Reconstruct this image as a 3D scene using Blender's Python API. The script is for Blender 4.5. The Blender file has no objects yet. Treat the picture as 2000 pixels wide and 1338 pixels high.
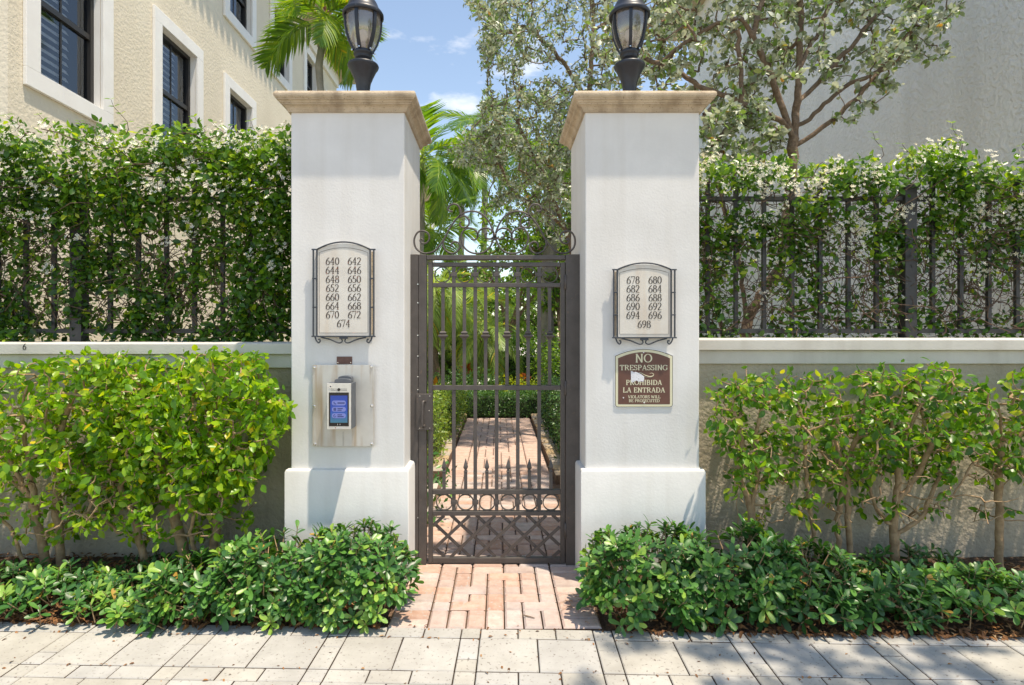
import bpy, math, random
import numpy as np
from mathutils import Vector, Matrix, noise as mnoise

sc = bpy.context.scene
col = sc.collection
R = math.radians

# ------------------------------------------------------------------ camera
EYE = 1.5
F, CX, CY = 1140.0, 974.0, 655.0          # focal length and vanishing point measured in the 2000 px photograph
cam_d = bpy.data.cameras.new('camera')
cam = bpy.data.objects.new('camera', cam_d); col.objects.link(cam)
cam.location = (0, 0, EYE); cam.rotation_euler = (R(90), 0, 0)
cam_d.sensor_width = 36; cam_d.lens = F / 2000 * 36
cam_d.shift_x = (1000 - CX) / 2000; cam_d.shift_y = -(669 - CY) / 2000
cam_d.clip_start = 0.05; cam_d.clip_end = 3000
sc.camera = cam

# ------------------------------------------------------------------ sky, sun, exposure
SUN = Vector((0.24, -0.165, 1.0)).normalized()
world = bpy.data.worlds.new('World'); sc.world = world; world.use_nodes = True
wn, wl = world.node_tree.nodes, world.node_tree.links
wn.clear()
wo = wn.new('ShaderNodeOutputWorld'); wb = wn.new('ShaderNodeBackground')
sky = wn.new('ShaderNodeTexSky'); sky.sky_type = 'NISHITA'; sky.sun_disc = False
sky.sun_elevation = math.asin(SUN.z); sky.sun_rotation = math.atan2(SUN.x, SUN.y)
sky.air_density = 1.0; sky.dust_density = .3; sky.ozone_density = 1.8
wb.inputs['Strength'].default_value = 0.15
tc = wn.new('ShaderNodeTexCoord'); mp = wn.new('ShaderNodeMapping')
mp.inputs['Scale'].default_value = (1, 1, 2.4); mp.inputs['Location'].default_value = (0.31, 0.2, 0.55)
nz = wn.new('ShaderNodeTexNoise'); nz.inputs['Scale'].default_value = 3.2; nz.inputs['Detail'].default_value = 7; nz.inputs['Roughness'].default_value = .56
cr = wn.new('ShaderNodeValToRGB'); cr.color_ramp.elements[0].position = .60; cr.color_ramp.elements[1].position = .80
mx = wn.new('ShaderNodeMix'); mx.data_type = 'RGBA'
wl.new(tc.outputs['Generated'], mp.inputs['Vector']); wl.new(mp.outputs[0], nz.inputs['Vector'])
wl.new(nz.outputs['Fac'], cr.inputs[0]); wl.new(cr.outputs[0], mx.inputs['Factor'])
wl.new(sky.outputs[0], mx.inputs['A']); mx.inputs['B'].default_value = (6.6, 6.8, 7.2, 1)
wl.new(mx.outputs['Result'], wb.inputs['Color']); wl.new(wb.outputs[0], wo.inputs['Surface'])

sun_d = bpy.data.lights.new('sun', 'SUN'); sun_d.energy = 3.05; sun_d.angle = R(1.0); sun_d.color = (1, .965, .91)
sun = bpy.data.objects.new('sun', sun_d); col.objects.link(sun); sun.location = (3, -3, 12)
sun.rotation_euler = (-SUN).to_track_quat('-Z', 'Y').to_euler()

sc.view_settings.view_transform = 'Standard'; sc.view_settings.look = 'None'
sc.view_settings.exposure = 0.90; sc.view_settings.gamma = 1; sc.view_settings.use_curve_mapping = False
sc.view_settings.use_white_balance = True; sc.view_settings.white_balance_temperature = 7900; sc.view_settings.white_balance_tint = 10
sc.cycles.use_denoising = True; sc.cycles.max_bounces = 10; sc.cycles.transparent_max_bounces = 16
sc.cycles.diffuse_bounces = 5; sc.cycles.sample_clamp_indirect = 6

# ------------------------------------------------------------------ helpers
rng = np.random.RandomState(7); random.seed(7)
def at(px, py, d):
    return Vector(((px - CX) * d / F, d, EYE - (py - CY) * d / F))
def X(px, d): return (px - CX) * d / F
def Z(py, d): return EYE - (py - CY) * d / F

class MB:
    def __init__(s): s.v = []; s.f = []
    def add(s, vs, fs):
        o = len(s.v); s.v += [tuple(p) for p in vs]; s.f += [tuple(i + o for i in q) for q in fs]; return s
    def box(s, x0, x1, y0, y1, z0, z1):
        return s.add([(x0,y0,z0),(x1,y0,z0),(x1,y1,z0),(x0,y1,z0),(x0,y0,z1),(x1,y0,z1),(x1,y1,z1),(x0,y1,z1)],
                     [(3,2,1,0),(4,5,6,7),(0,1,5,4),(1,2,6,5),(2,3,7,6),(3,0,4,7)])
    def chamfer(s, x0, x1, y0, y1, z0, z1, c):
        vs = [(x0,y0,z0),(x1,y0,z0),(x1,y1,z0),(x0,y1,z0),(x0,y0,z1-c),(x1,y0,z1-c),(x1,y1,z1-c),(x0,y1,z1-c),
              (x0+c,y0+c,z1),(x1-c,y0+c,z1),(x1-c,y1-c,z1),(x0+c,y1-c,z1)]
        fs = [(8,9,10,11)]
        for b in (0, 4):
            for i in range(4): fs.append((b+i, b+(i+1)%4, b+4+(i+1)%4, b+4+i))
        return s.add(vs, fs)
    def bar(s, a, b, wx, wy, up=(0,1,0)):
        a, b = Vector(a), Vector(b); d = (b-a).normalized(); u = Vector(up); x = d.cross(u).normalized(); u = x.cross(d)
        vs = []
        for p in (a, b):
            for sx, sy in ((-1,-1),(1,-1),(1,1),(-1,1)): vs.append(p + x*sx*wx/2 + u*sy*wy/2)
        return s.add(vs, [(0,1,2,3),(7,6,5,4),(0,4,5,1),(1,5,6,2),(2,6,7,3),(3,7,4,0)])
    def tube(s, pts, r, n=6, closed=False):
        pts = [Vector(p) for p in pts]; m = len(pts)
        rr = r if hasattr(r, '__len__') else [r]*m
        vs, fs = [], []
        for i, p in enumerate(pts):
            a = pts[i-1] if (i or closed) else p; b = pts[(i+1) % m] if (i < m-1 or closed) else p
            d = (b-a); d = d.normalized() if d.length > 1e-9 else Vector((0,0,1))
            ref = Vector((0,1,0)) if abs(d.y) < .9 else Vector((1,0,0))
            x = d.cross(ref).normalized(); y = x.cross(d)
            for k in range(n):
                t = 2*math.pi*k/n; vs.append(p + (x*math.cos(t)+y*math.sin(t))*rr[i])
        for i in range(m if closed else m-1):
            j = (i+1) % m
            for k in range(n): fs.append((i*n+k, j*n+k, j*n+(k+1)%n, i*n+(k+1)%n))
        if not closed: fs += [tuple(range(n)), tuple(reversed(range((m-1)*n, m*n)))]
        return s.add(vs, fs)
    def lathe(s, prof, c=(0,0), n=24, a0=0, a1=360):
        full = abs(a1-a0) >= 360; m = n if full else n+1; vs, fs = [], []
        for r, z in prof:
            for k in range(m):
                t = R(a0+(a1-a0)*k/n); vs.append((c[0]+r*math.cos(t), c[1]+r*math.sin(t), z))
        for i in range(len(prof)-1):
            for k in range(n):
                k2 = (k+1) % m if full else k+1
                fs.append((i*m+k, i*m+k2, (i+1)*m+k2, (i+1)*m+k))
        return s.add(vs, fs)
    def prism(s, poly, y0, y1):
        n = len(poly); vs = [(x, y0, z) for x, z in poly] + [(x, y1, z) for x, z in poly]
        fs = [tuple(range(n)), tuple(reversed(range(n, 2*n)))] + [(i, i+n, (i+1)%n+n, (i+1)%n) for i in range(n)]
        return s.add(vs, fs)
    def loft(s, x0, x1, y0, y1, prof):
        vs, fs = [], []
        for o, z in prof: vs += [(x0-o,y0-o,z),(x1+o,y0-o,z),(x1+o,y1+o,z),(x0-o,y1+o,z)]
        for i in range(len(prof)-1):
            for k in range(4): fs.append((i*4+k, i*4+(k+1)%4, i*4+4+(k+1)%4, i*4+4+k))
        e = (len(prof)-1)*4; fs += [(3,2,1,0), (e, e+1, e+2, e+3)]
        return s.add(vs, fs)
    def build(s, name, m, parent=None, smooth=False, bevel=0, seg=2):
        me = bpy.data.meshes.new(name); me.from_pydata(s.v, [], s.f); me.materials.append(m)
        if smooth: me.polygons.foreach_set('use_smooth', [True]*len(me.polygons))
        o = link(name, me, parent)
        if bevel:
            b = o.modifiers.new('bevel', 'BEVEL'); b.width = bevel; b.segments = seg; b.limit_method = 'ANGLE'; b.angle_limit = R(35)
            if smooth or seg > 1:
                me.polygons.foreach_set('use_smooth', [True]*len(me.polygons)); b.harden_normals = True
        return o

def link(name, me, parent=None, M=None):
    o = bpy.data.objects.new(name, me); col.objects.link(o)
    if parent is not None:
        o.parent = parent
        off = -wloc(parent)
        if M is None: o.location = off
        else: o.matrix_basis = Matrix.Translation(off) @ M
    elif M is not None: o.matrix_basis = M
    return o
_wl = {}
def wloc(o):
    v = o.location.copy(); p = o.parent
    while p is not None: v = v + p.location; p = p.parent
    return v
def tag(o, label=None, cat=None, group=None, kind=None):
    if label: o['label'] = label
    if cat: o['category'] = cat
    if group: o['group'] = group
    if kind: o['kind'] = kind
    return o
def thing(name, loc, label, cat, group=None):
    o = bpy.data.objects.new(name, None); col.objects.link(o); o.location = loc; o.empty_display_size = .1
    return tag(o, label, cat, group)
def np_mesh(name, V, faces, m, parent=None, tint=None, smooth=False, kind=None):
    """V (n,3); faces: (k,3) or (k,4) int array"""
    me = bpy.data.meshes.new(name); n = len(V); k, s = faces.shape
    me.vertices.add(n); me.vertices.foreach_set('co', np.ascontiguousarray(V, np.float32).ravel())
    me.loops.add(k*s); me.loops.foreach_set('vertex_index', np.ascontiguousarray(faces, np.int32).ravel())
    me.polygons.add(k); me.polygons.foreach_set('loop_start', np.arange(0, k*s, s, dtype=np.int32))
    me.update(calc_edges=True)
    if smooth: me.polygons.foreach_set('use_smooth', np.ones(k, bool))
    if tint is not None:
        a = me.attributes.new('tint', 'FLOAT', 'POINT'); a.data.foreach_set('value', np.ascontiguousarray(tint, np.float32))
    me.materials.append(m)
    o = link(name, me, parent)
    if kind: o['kind'] = kind
    return o

# ------------------------------------------------------------------ materials
def newmat(name):
    m = bpy.data.materials.new(name); m.use_nodes = True
    return m, m.node_tree.nodes, m.node_tree.links, m.node_tree.nodes['Principled BSDF']
def plain(name, c, rough=.5, metal=0, spec=.5):
    m, n, l, b = newmat(name); b.inputs['Base Color'].default_value = (*c, 1); b.inputs['Roughness'].default_value = rough
    b.inputs['Metallic'].default_value = metal; b.inputs['Specular IOR Level'].default_value = spec
    return m
def rough_mat(name, c0, c1, scale=8, rough=.8, bscale=60, bstr=.3, bdist=.004, obj_rand=0, metal=0, detail=6, speck=None, stain=None, voro=False):
    """two-tone procedural surface with noise colour, optional per-object brightness, speckles and relief"""
    m, n, l, b = newmat(name)
    t = n.new('ShaderNodeTexCoord'); g = n.new('ShaderNodeNewGeometry')
    nz = n.new('ShaderNodeTexNoise'); nz.inputs['Scale'].default_value = scale; nz.inputs['Detail'].default_value = detail; nz.inputs['Roughness'].default_value = .62
    l.new(g.outputs['Position'], nz.inputs['Vector'])
    cr = n.new('ShaderNodeValToRGB'); e = cr.color_ramp.elements
    e[0].position = .32; e[1].position = .68; e[0].color = (*c0, 1); e[1].color = (*c1, 1)
    l.new(nz.outputs['Fac'], cr.inputs[0]); out = cr.outputs[0]
    if obj_rand:
        oi = n.new('ShaderNodeObjectInfo'); hs = n.new('ShaderNodeHueSaturation')
        mr = n.new('ShaderNodeMapRange'); mr.inputs['To Min'].default_value = 1-obj_rand; mr.inputs['To Max'].default_value = 1+obj_rand
        l.new(oi.outputs['Random'], mr.inputs['Value']); l.new(mr.outputs[0], hs.inputs['Value'])
        wnn = n.new('ShaderNodeTexWhiteNoise'); wnn.noise_dimensions = '1D'; l.new(oi.outputs['Random'], wnn.inputs['W'])
        m2 = n.new('ShaderNodeMapRange'); m2.inputs['To Min'].default_value = .55; m2.inputs['To Max'].default_value = 1.35
        l.new(wnn.outputs['Value'], m2.inputs['Value']); l.new(m2.outputs[0], hs.inputs['Saturation'])
        l.new(out, hs.inputs['Color']); out = hs.outputs[0]
    for sp in ([speck] if speck else []):
        v = n.new('ShaderNodeTexNoise'); v.inputs['Scale'].default_value = sp[1]; v.inputs['Detail'].default_value = 3
        l.new(g.outputs['Position'], v.inputs['Vector'])
        r2 = n.new('ShaderNodeValToRGB'); r2.color_ramp.elements[0].position = sp[2]; r2.color_ramp.elements[1].position = sp[2]+.08
        l.new(v.outputs['Fac'], r2.inputs[0])
        mm = n.new('ShaderNodeMix'); mm.data_type = 'RGBA'; l.new(r2.outputs[0], mm.inputs['Factor']); l.new(out, mm.inputs['A'])
        mm.inputs['B'].default_value = (*sp[0], 1); out = mm.outputs['Result']
    if stain:   # streaks that run down the face: (colour, horizontal scale, amount)
        mp = n.new('ShaderNodeMapping'); mp.inputs['Scale'].default_value = (stain[1], stain[1], stain[1]*.06)
        l.new(g.outputs['Position'], mp.inputs['Vector'])
        v = n.new('ShaderNodeTexNoise'); v.inputs['Scale'].default_value = 1; v.inputs['Detail'].default_value = 5; l.new(mp.outputs[0], v.inputs['Vector'])
        r2 = n.new('ShaderNodeValToRGB'); r2.color_ramp.elements[0].position = .48; r2.color_ramp.elements[1].position = .70
        r2.color_ramp.elements[1].color = (stain[2],)*3 + (1,)
        l.new(v.outputs['Fac'], r2.inputs[0])
        mm = n.new('ShaderNodeMix'); mm.data_type = 'RGBA'; l.new(r2.outputs[0], mm.inputs['Factor']); l.new(out, mm.inputs['A'])
        mm.inputs['B'].default_value = (*stain[0], 1); out = mm.outputs['Result']
    l.new(out, b.inputs['Base Color']); b.inputs['Roughness'].default_value = rough; b.inputs['Metallic'].default_value = metal
    if bstr:
        bn = n.new('ShaderNodeTexNoise'); bn.inputs['Scale'].default_value = bscale; bn.inputs['Detail'].default_value = 5
        l.new(g.outputs['Position'], bn.inputs['Vector']); h = bn.outputs['Fac']
        if voro:   # trowelled, knocked-down plaster: flat-topped blotches
            r3 = n.new('ShaderNodeValToRGB'); r3.color_ramp.elements[0].position = .42; r3.color_ramp.elements[1].position = .58
            l.new(h, r3.inputs[0]); h = r3.outputs[0]
        bp = n.new('ShaderNodeBump'); bp.inputs['Strength'].default_value = bstr; bp.inputs['Distance'].default_value = bdist
        l.new(h, bp.inputs['Height']); l.new(bp.outputs[0], b.inputs['Normal'])
    return m
def leaf_mat(name, cs, rough=.38, trans=.35, tcol=None, spec=.5):
    """leaf colours chosen per leaf through its tint value; light comes through thin blades"""
    m, n, l, b = newmat(name)
    a = n.new('ShaderNodeAttribute'); a.attribute_name = 'tint'
    cr = n.new('ShaderNodeValToRGB'); e = cr.color_ramp.elements
    while len(e) < len(cs): e.new(.5)
    for i, (p, c) in enumerate(cs): e[i].position = p; e[i].color = (*c, 1)
    l.new(a.outputs['Fac'], cr.inputs[0])
    l.new(cr.outputs[0], b.inputs['Base Color']); b.inputs['Roughness'].default_value = rough; b.inputs['Specular IOR Level'].default_value = spec
    tr = n.new('ShaderNodeBsdfTranslucent'); mul = n.new('ShaderNodeMix'); mul.data_type = 'RGBA'; mul.blend_type = 'MULTIPLY'; mul.inputs['Factor'].default_value = 1
    l.new(cr.outputs[0], mul.inputs['A']); mul.inputs['B'].default_value = (*(tcol or (1.9, 1.75, .7)), 1)
    l.new(mul.outputs['Result'], tr.inputs['Color'])
    ms = n.new('ShaderNodeMixShader'); ms.inputs[0].default_value = trans
    l.new(b.outputs[0], ms.inputs[1]); l.new(tr.outputs[0], ms.inputs[2]); l.new(ms.outputs[0], n['Material Output'].inputs['Surface'])
    return m

M = {}
M['white'] = rough_mat('white_stucco', (.66,.65,.63), (.735,.725,.705), scale=3, rough=.85, bscale=75, bstr=.3, bdist=.003, stain=((.52,.48,.42), 11, .20))
M['wallcap'] = rough_mat('white_cap', (.54,.51,.46), (.63,.60,.55), scale=4, rough=.8, bscale=110, bstr=.35, stain=((.4,.36,.31), 7, .35))
M['capstone'] = rough_mat('cast_stone', (.46,.36,.25), (.60,.49,.36), scale=9, rough=.92, bscale=120, bstr=.8, bdist=.005, speck=((.2,.14,.09), 130, .63), stain=((.2,.14,.09), 10, .6))
M['beige_wall'] = rough_mat('beige_stucco', (.36,.305,.23), (.46,.40,.31), scale=2.5, rough=.9, bscale=38, bstr=.9, bdist=.012, stain=((.22,.19,.15), 6, .4))
M['house'] = rough_mat('tan_stucco', (.68,.605,.475), (.75,.675,.54), scale=1.2, rough=.9, bscale=26, bstr=.32, bdist=.006, voro=True)
M['house_r'] = rough_mat('pale_stucco', (.86,.85,.84), (.91,.90,.89), scale=1.0, rough=.9, bscale=20, bstr=.8, bdist=.010, stain=((.62,.60,.57), 2.2, .35), voro=True)
M['trim'] = rough_mat('white_trim', (.78,.76,.73), (.84,.83,.80), scale=3, rough=.75, bscale=60, bstr=.3)
M['iron'] = rough_mat('gate_paint', (.068,.057,.052), (.096,.082,.075), scale=12, rough=.48, bscale=160, bstr=.25, bdist=.002, speck=((.15,.10,.07), 45, .66))
M['fence'] = rough_mat('fence_paint', (.022,.022,.023), (.036,.035,.035), scale=25, rough=.5, bscale=150, bstr=.2, bdist=.002)
M['lamp'] = rough_mat('lamp_paint', (.008,.011,.018), (.017,.023,.036), scale=20, rough=.42, bscale=130, bstr=.15, bdist=.002)
M['slate'] = rough_mat('dark_bracket', (.028,.034,.045), (.05,.06,.075), scale=30, rough=.5, bstr=.1, bscale=150, bdist=.001)
M['frame'] = plain('window_frame', (.022,.02,.019), .45)
M['brick'] = rough_mat('clay_paver', (.43,.295,.245), (.55,.42,.36), scale=16, rough=.93, bscale=140, bstr=.6, bdist=.003, obj_rand=.13, speck=((.42,.37,.33), 45, .58), stain=None)
M['paver'] = rough_mat('pale_paver', (.35,.335,.305), (.455,.44,.405), scale=5, rough=.94, bscale=180, bstr=.45, bdist=.002, obj_rand=.06, speck=((.22,.20,.18), 60, .61))
M['joint'] = rough_mat('joint_sand', (.10,.06,.038), (.19,.12,.08), scale=60, rough=1, bscale=200, bstr=.5)
M['edge'] = rough_mat('edging_stone', (.37,.27,.17), (.48,.37,.25), scale=14, rough=.93, bscale=120, bstr=.6, obj_rand=.12)
M['soil'] = rough_mat('soil', (.055,.032,.02), (.13,.075,.045), scale=40, rough=1, bscale=90, bstr=1, bdist=.02)
M['ground'] = rough_mat('garden_ground', (.42,.385,.33), (.55,.51,.45), scale=2, rough=1, bscale=30, bstr=.6, bdist=.02)
M['bark'] = rough_mat('bark', (.13,.085,.055), (.25,.175,.12), scale=30, rough=.95, bscale=60, bstr=.9, bdist=.01)
M['bark2'] = rough_mat('pale_bark', (.27,.165,.09), (.44,.30,.175), scale=30, rough=.9, bscale=70, bstr=.6, bdist=.006)
M['vine'] = rough_mat('vine_stem', (.055,.035,.024), (.14,.085,.055), scale=30, rough=.9, bstr=0)
M['palmtrunk'] = rough_mat('palm_trunk', (.22,.20,.17), (.34,.31,.27), scale=8, rough=.95, bscale=25, bstr=.8, bdist=.01)
M['petal'] = leaf_mat('petal', [(0,(.78,.70,.46)), (.5,(.84,.81,.68)), (1,(.86,.85,.78))], .6, .3, (1,1,.9))
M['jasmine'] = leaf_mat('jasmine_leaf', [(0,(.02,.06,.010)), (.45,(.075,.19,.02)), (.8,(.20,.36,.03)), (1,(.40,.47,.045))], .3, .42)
M['ficus'] = leaf_mat('ficus_leaf', [(0,(.05,.15,.014)), (.5,(.15,.33,.022)), (.9,(.33,.50,.032)), (.975,(.42,.52,.04)), (1,(.68,.52,.05))], .34, .48)
M['ficus_r'] = leaf_mat('ficus_leaf_deep', [(0,(.04,.13,.016)), (.5,(.11,.27,.025)), (.9,(.24,.41,.035)), (1,(.45,.45,.05))], .32, .48)
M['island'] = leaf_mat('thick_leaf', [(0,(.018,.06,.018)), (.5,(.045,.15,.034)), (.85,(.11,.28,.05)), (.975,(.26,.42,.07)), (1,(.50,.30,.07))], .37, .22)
M['silver'] = leaf_mat('silver_leaf', [(0,(.16,.20,.11)), (.35,(.36,.40,.28)), (.74,(.64,.66,.57)), (.82,(.20,.33,.07)), (.985,(.26,.39,.08)), (1,(.6,.28,.05))], .4, .28, (1.2,1.25,.9))
M['palm'] = leaf_mat('palm_leaf', [(0,(.04,.11,.016)), (.5,(.11,.24,.025)), (.85,(.25,.34,.03)), (1,(.60,.42,.035))], .35, .42)
M['datepalm'] = leaf_mat('date_palm_leaf', [(0,(.12,.22,.06)), (.6,(.27,.42,.12)), (.85,(.40,.46,.10)), (1,(.68,.42,.05))], .45, .35)
M['green'] = leaf_mat('tree_leaf', [(0,(.04,.11,.018)), (.5,(.10,.22,.03)), (1,(.24,.38,.045))], .45, .45)
M['box'] = leaf_mat('clipped_leaf', [(0,(.06,.14,.02)), (.5,(.15,.27,.045)), (1,(.30,.41,.07))], .4, .35)
M['boxdark'] = leaf_mat('dark_clipped_leaf', [(0,(.025,.075,.025)), (.6,(.06,.15,.045)), (1,(.12,.26,.06))], .3, .3)
M['lime'] = leaf_mat('lime_leaf', [(0,(.14,.25,.02)), (1,(.46,.50,.04))], .4, .4)
M['croton'] = leaf_mat('red_leaf', [(0,(.22,.05,.015)), (.6,(.38,.10,.02)), (1,(.40,.22,.03))], .4, .35)
M['litter'] = leaf_mat('dry_leaf', [(0,(.07,.032,.016)), (.5,(.20,.09,.036)), (.8,(.34,.15,.05)), (1,(.42,.30,.18))], .85, .1)
M['plaque'] = rough_mat('plaque_panel', (.60,.56,.50), (.70,.67,.61), scale=5, rough=.7, bstr=.1, stain=((.55,.42,.30), 14, .35))
M['ink'] = rough_mat('worn_lettering', (.045,.035,.03), (.075,.055,.045), scale=20, rough=.6, bstr=0, speck=((.36,.09,.03), 30, .60))
M['ink2'] = rough_mat('dark_lettering', (.045,.04,.036), (.075,.065,.055), scale=20, rough=.6, bstr=0)
M['signbrown'] = rough_mat('sign_brown', (.115,.047,.032), (.145,.062,.044), scale=14, rough=.5, bstr=0)
M['cream'] = plain('sign_cream', (.68,.64,.45), .55)
M['signwhite'] = plain('sign_edge', (.70,.70,.70), .5)
M['black'] = plain('black_gloss', (.008,.008,.009), .25)
M['darkline'] = plain('sign_outline', (.045,.035,.028), .55)
M['sticker'] = rough_mat('torn_sticker', (.68,.68,.72), (.74,.74,.78), scale=30, rough=.7, bstr=0, speck=((.2,.18,.22), 160, .62))
M['steel'] = rough_mat('stained_steel', (.50,.49,.46), (.62,.61,.585), scale=6, rough=.42, bscale=40, bstr=.06, metal=.45, stain=((.36,.24,.13), 22, .85))
M['chrome'] = plain('bolt_steel', (.72,.72,.72), .25, 1)
M['browntag'] = rough_mat('brown_tag', (.10,.045,.035), (.15,.07,.055), scale=40, rough=.5, bstr=.1)
M['silverface'] = rough_mat('brushed_face', (.62,.60,.55), (.70,.68,.63), scale=40, rough=.4, bstr=.05, metal=.35)
M['casing'] = rough_mat('grey_casing', (.075,.085,.10), (.11,.12,.14), scale=30, rough=.45, bstr=.08)
M['roof'] = rough_mat('roof_tile', (.22,.11,.07), (.34,.19,.13), scale=8, rough=.9, bscale=30, bstr=.5)
M['soffit'] = rough_mat('soffit', (.42,.33,.22), (.52,.42,.29), scale=6, rough=.8, bstr=.1)
M['louver'] = plain('louver_slat', (.62,.63,.65), .55)
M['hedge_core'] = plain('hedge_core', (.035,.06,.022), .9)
M['dark'] = plain('dark_interior', (.03,.032,.036), .9)
M['frond_dry'] = rough_mat('dry_frond', (.24,.13,.075), (.42,.27,.17), scale=20, rough=.9, bstr=.2)

def emis(name, c, s):
    m, n, l, b = newmat(name); b.inputs['Base Color'].default_value = (*c, 1); b.inputs['Emission Color'].default_value = (*c, 1)
    b.inputs['Emission Strength'].default_value = s; b.inputs['Roughness'].default_value = .15; return m
def screen_mat():
    m, n, l, b = newmat('blue_screen'); g = n.new('ShaderNodeNewGeometry'); sp = n.new('ShaderNodeSeparateXYZ'); l.new(g.outputs['Position'], sp.inputs[0])
    mr = n.new('ShaderNodeMapRange'); mr.inputs['From Min'].default_value = Z(826, 3.44); mr.inputs['From Max'].default_value = Z(772, 3.44)
    l.new(sp.outputs['Z'], mr.inputs['Value']); cr = n.new('ShaderNodeValToRGB'); e = cr.color_ramp.elements
    e[0].color = (.03,.13,.19,1); e[1].color = (.006,.035,.24,1); x = e.new(.45); x.color = (.008,.05,.30,1); l.new(mr.outputs[0], cr.inputs[0])
    l.new(cr.outputs[0], b.inputs['Base Color']); l.new(cr.outputs[0], b.inputs['Emission Color']); b.inputs['Emission Strength'].default_value = .25
    b.inputs['Roughness'].default_value = .2; return m
M['screen'] = screen_mat(); M['button'] = emis('screen_button', (.12,.155,.42), .2); M['icon'] = emis('screen_icon', (.01,.025,.12), .1)
def glass_mat(name, tint, mixv, rough=.03, glossc=(.9,.95,1), blend=1.45):
    m, n, l, b = newmat(name); n.remove(b)
    tr = n.new('ShaderNodeBsdfTransparent'); tr.inputs[0].default_value = (*tint, 1)
    gl = n.new('ShaderNodeBsdfGlossy'); gl.inputs['Roughness'].default_value = rough; gl.inputs[0].default_value = (*glossc, 1)
    fr = n.new('ShaderNodeFresnel'); fr.inputs[0].default_value = blend
    ma = n.new('ShaderNodeMath'); ma.operation = 'ADD'; ma.inputs[1].default_value = mixv; ma.use_clamp = True; l.new(fr.outputs[0], ma.inputs[0])
    ms = n.new('ShaderNodeMixShader'); l.new(ma.outputs[0], ms.inputs[0]); l.new(tr.outputs[0], ms.inputs[1]); l.new(gl.outputs[0], ms.inputs[2])
    l.new(ms.outputs[0], n['Material Output'].inputs['Surface']); return m
M['pane'] = glass_mat('window_glass', (.86,.88,.90), .05)
def lampglass():
    m, n, l, b = newmat('lamp_glass'); n.remove(b)
    tr = n.new('ShaderNodeBsdfTransparent'); tr.inputs[0].default_value = (.86,.84,.82,1)
    di = n.new('ShaderNodeBsdfTranslucent'); di.inputs[0].default_value = (.62,.56,.51,1)
    df = n.new('ShaderNodeBsdfDiffuse'); df.inputs[0].default_value = (.55,.49,.45,1)
    gl = n.new('ShaderNodeBsdfGlossy'); gl.inputs['Roughness'].default_value = .12
    m0 = n.new('ShaderNodeMixShader'); m0.inputs[0].default_value = .5; l.new(di.outputs[0], m0.inputs[1]); l.new(df.outputs[0], m0.inputs[2])
    m1 = n.new('ShaderNodeMixShader'); m1.inputs[0].default_value = .34; l.new(tr.outputs[0], m1.inputs[1]); l.new(m0.outputs[0], m1.inputs[2])
    m2 = n.new('ShaderNodeMixShader'); m2.inputs[0].default_value = .16; l.new(m1.outputs[0], m2.inputs[1]); l.new(gl.outputs[0], m2.inputs[2])
    l.new(m2.outputs[0], n['Material Output'].inputs['Surface']); return m
M['lampglass'] = lampglass()

# ================================================================== the setting: ground, pavement, walk
def sheet(name, poly, z, m, parent=None):
    mb = MB(); mb.add([(x, y, z) for x, y in poly], [tuple(range(len(poly)))]); o = mb.build(name, m, parent); return o
tag(sheet('ground', [(-900,-900),(900,-900),(900,900),(-900,900)], -.06, M['ground']), kind='structure')

# piece meshes shared by size
_pc = {}
def piece_mesh(kind, w, d, h, c, m):
    k = (kind, round(w,3), round(d,3))
    if k not in _pc:
        b = MB().chamfer(-w/2, w/2, -d/2, d/2, -h, 0, c); me = bpy.data.meshes.new(kind); me.from_pydata(b.v, [], b.f); me.materials.append(m); me.materials.append(M['joint']); _pc[k] = me
        for i in range(1, 5): me.polygons[i].material_index = 1          # sand and dirt cling to the hidden sides
    return _pc[k]
def lay(kind, parent, x, y, w, d, m, ang=0, z=0, h=.05, c=.006, gap=.005, jit=.0018, bulk=None):
    zz = z + rng.uniform(-jit, jit); tx, ty = rng.uniform(-.006, .006, 2)
    Mx = Matrix.Translation((x, y, zz)) @ Matrix.Rotation(ang + rng.uniform(-.006,.006), 4, 'Z') @ Matrix.Rotation(tx, 4, 'X') @ Matrix.Rotation(ty, 4, 'Y')
    if bulk is None:
        return link(kind, piece_mesh(kind, w-gap, d-gap, h, c, m), parent, Mx)
    t = MB().chamfer(-(w-gap)/2, (w-gap)/2, -(d-gap)/2, (d-gap)/2, -h, 0, c)
    bulk.add([Mx @ Vector(v) for v in t.v], t.f)

# pavement of pale concrete pavers (its rows run 1.7 degrees off the gate line)
TH = R(-1.66); cu, su = math.cos(TH), math.sin(TH)
def uv(u, v): return (u*cu - v*su, u*su + v*cu)          # v is measured along the depth
walk = tag(sheet('pavement', [uv(-9,-3), uv(9,-3), uv(9,2.99), uv(-9,2.99)], -.03, M['joint']), kind='structure')
near = MB()
def prow(v0, v1, kind):
    U = .664; u = -.274 - 9*U
    while u < 8:
        strip, slab = .097, .2835
        vis = v1 > 2.42 and abs(u) < 3.4
        def put(u0, w, a, b):
            x, y = uv(u0+w/2, (a+b)/2)
            lay('paver', walk, x, y, w, b-a, M['paver'], TH, 0, .03, .004, .0055, .0015, None if vis else near)
        if kind == 'big':
            cut = v1 - .1 if rng.rand() < .6 else v0 + .1
            put(u, strip, v0, cut); put(u, strip, cut, v1)
            put(u+strip, slab, v0, v1); put(u+strip+slab, slab, v0, v1)
        else:
            put(u, strip, v0, v1)
            for k in range(3): put(u+strip+k*.189, .189, v0, v1)
        u += U
v = 2.985
for kd, h in (('small',.097),('big',.285),('small',.1),('big',.285),('small',.1),('big',.285),('small',.1),('big',.285),('small',.1),('big',.285)):
    prow(v-h, v, kd); v -= h
tag(near.build('paver', M['paver'], walk), kind='stuff')

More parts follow.
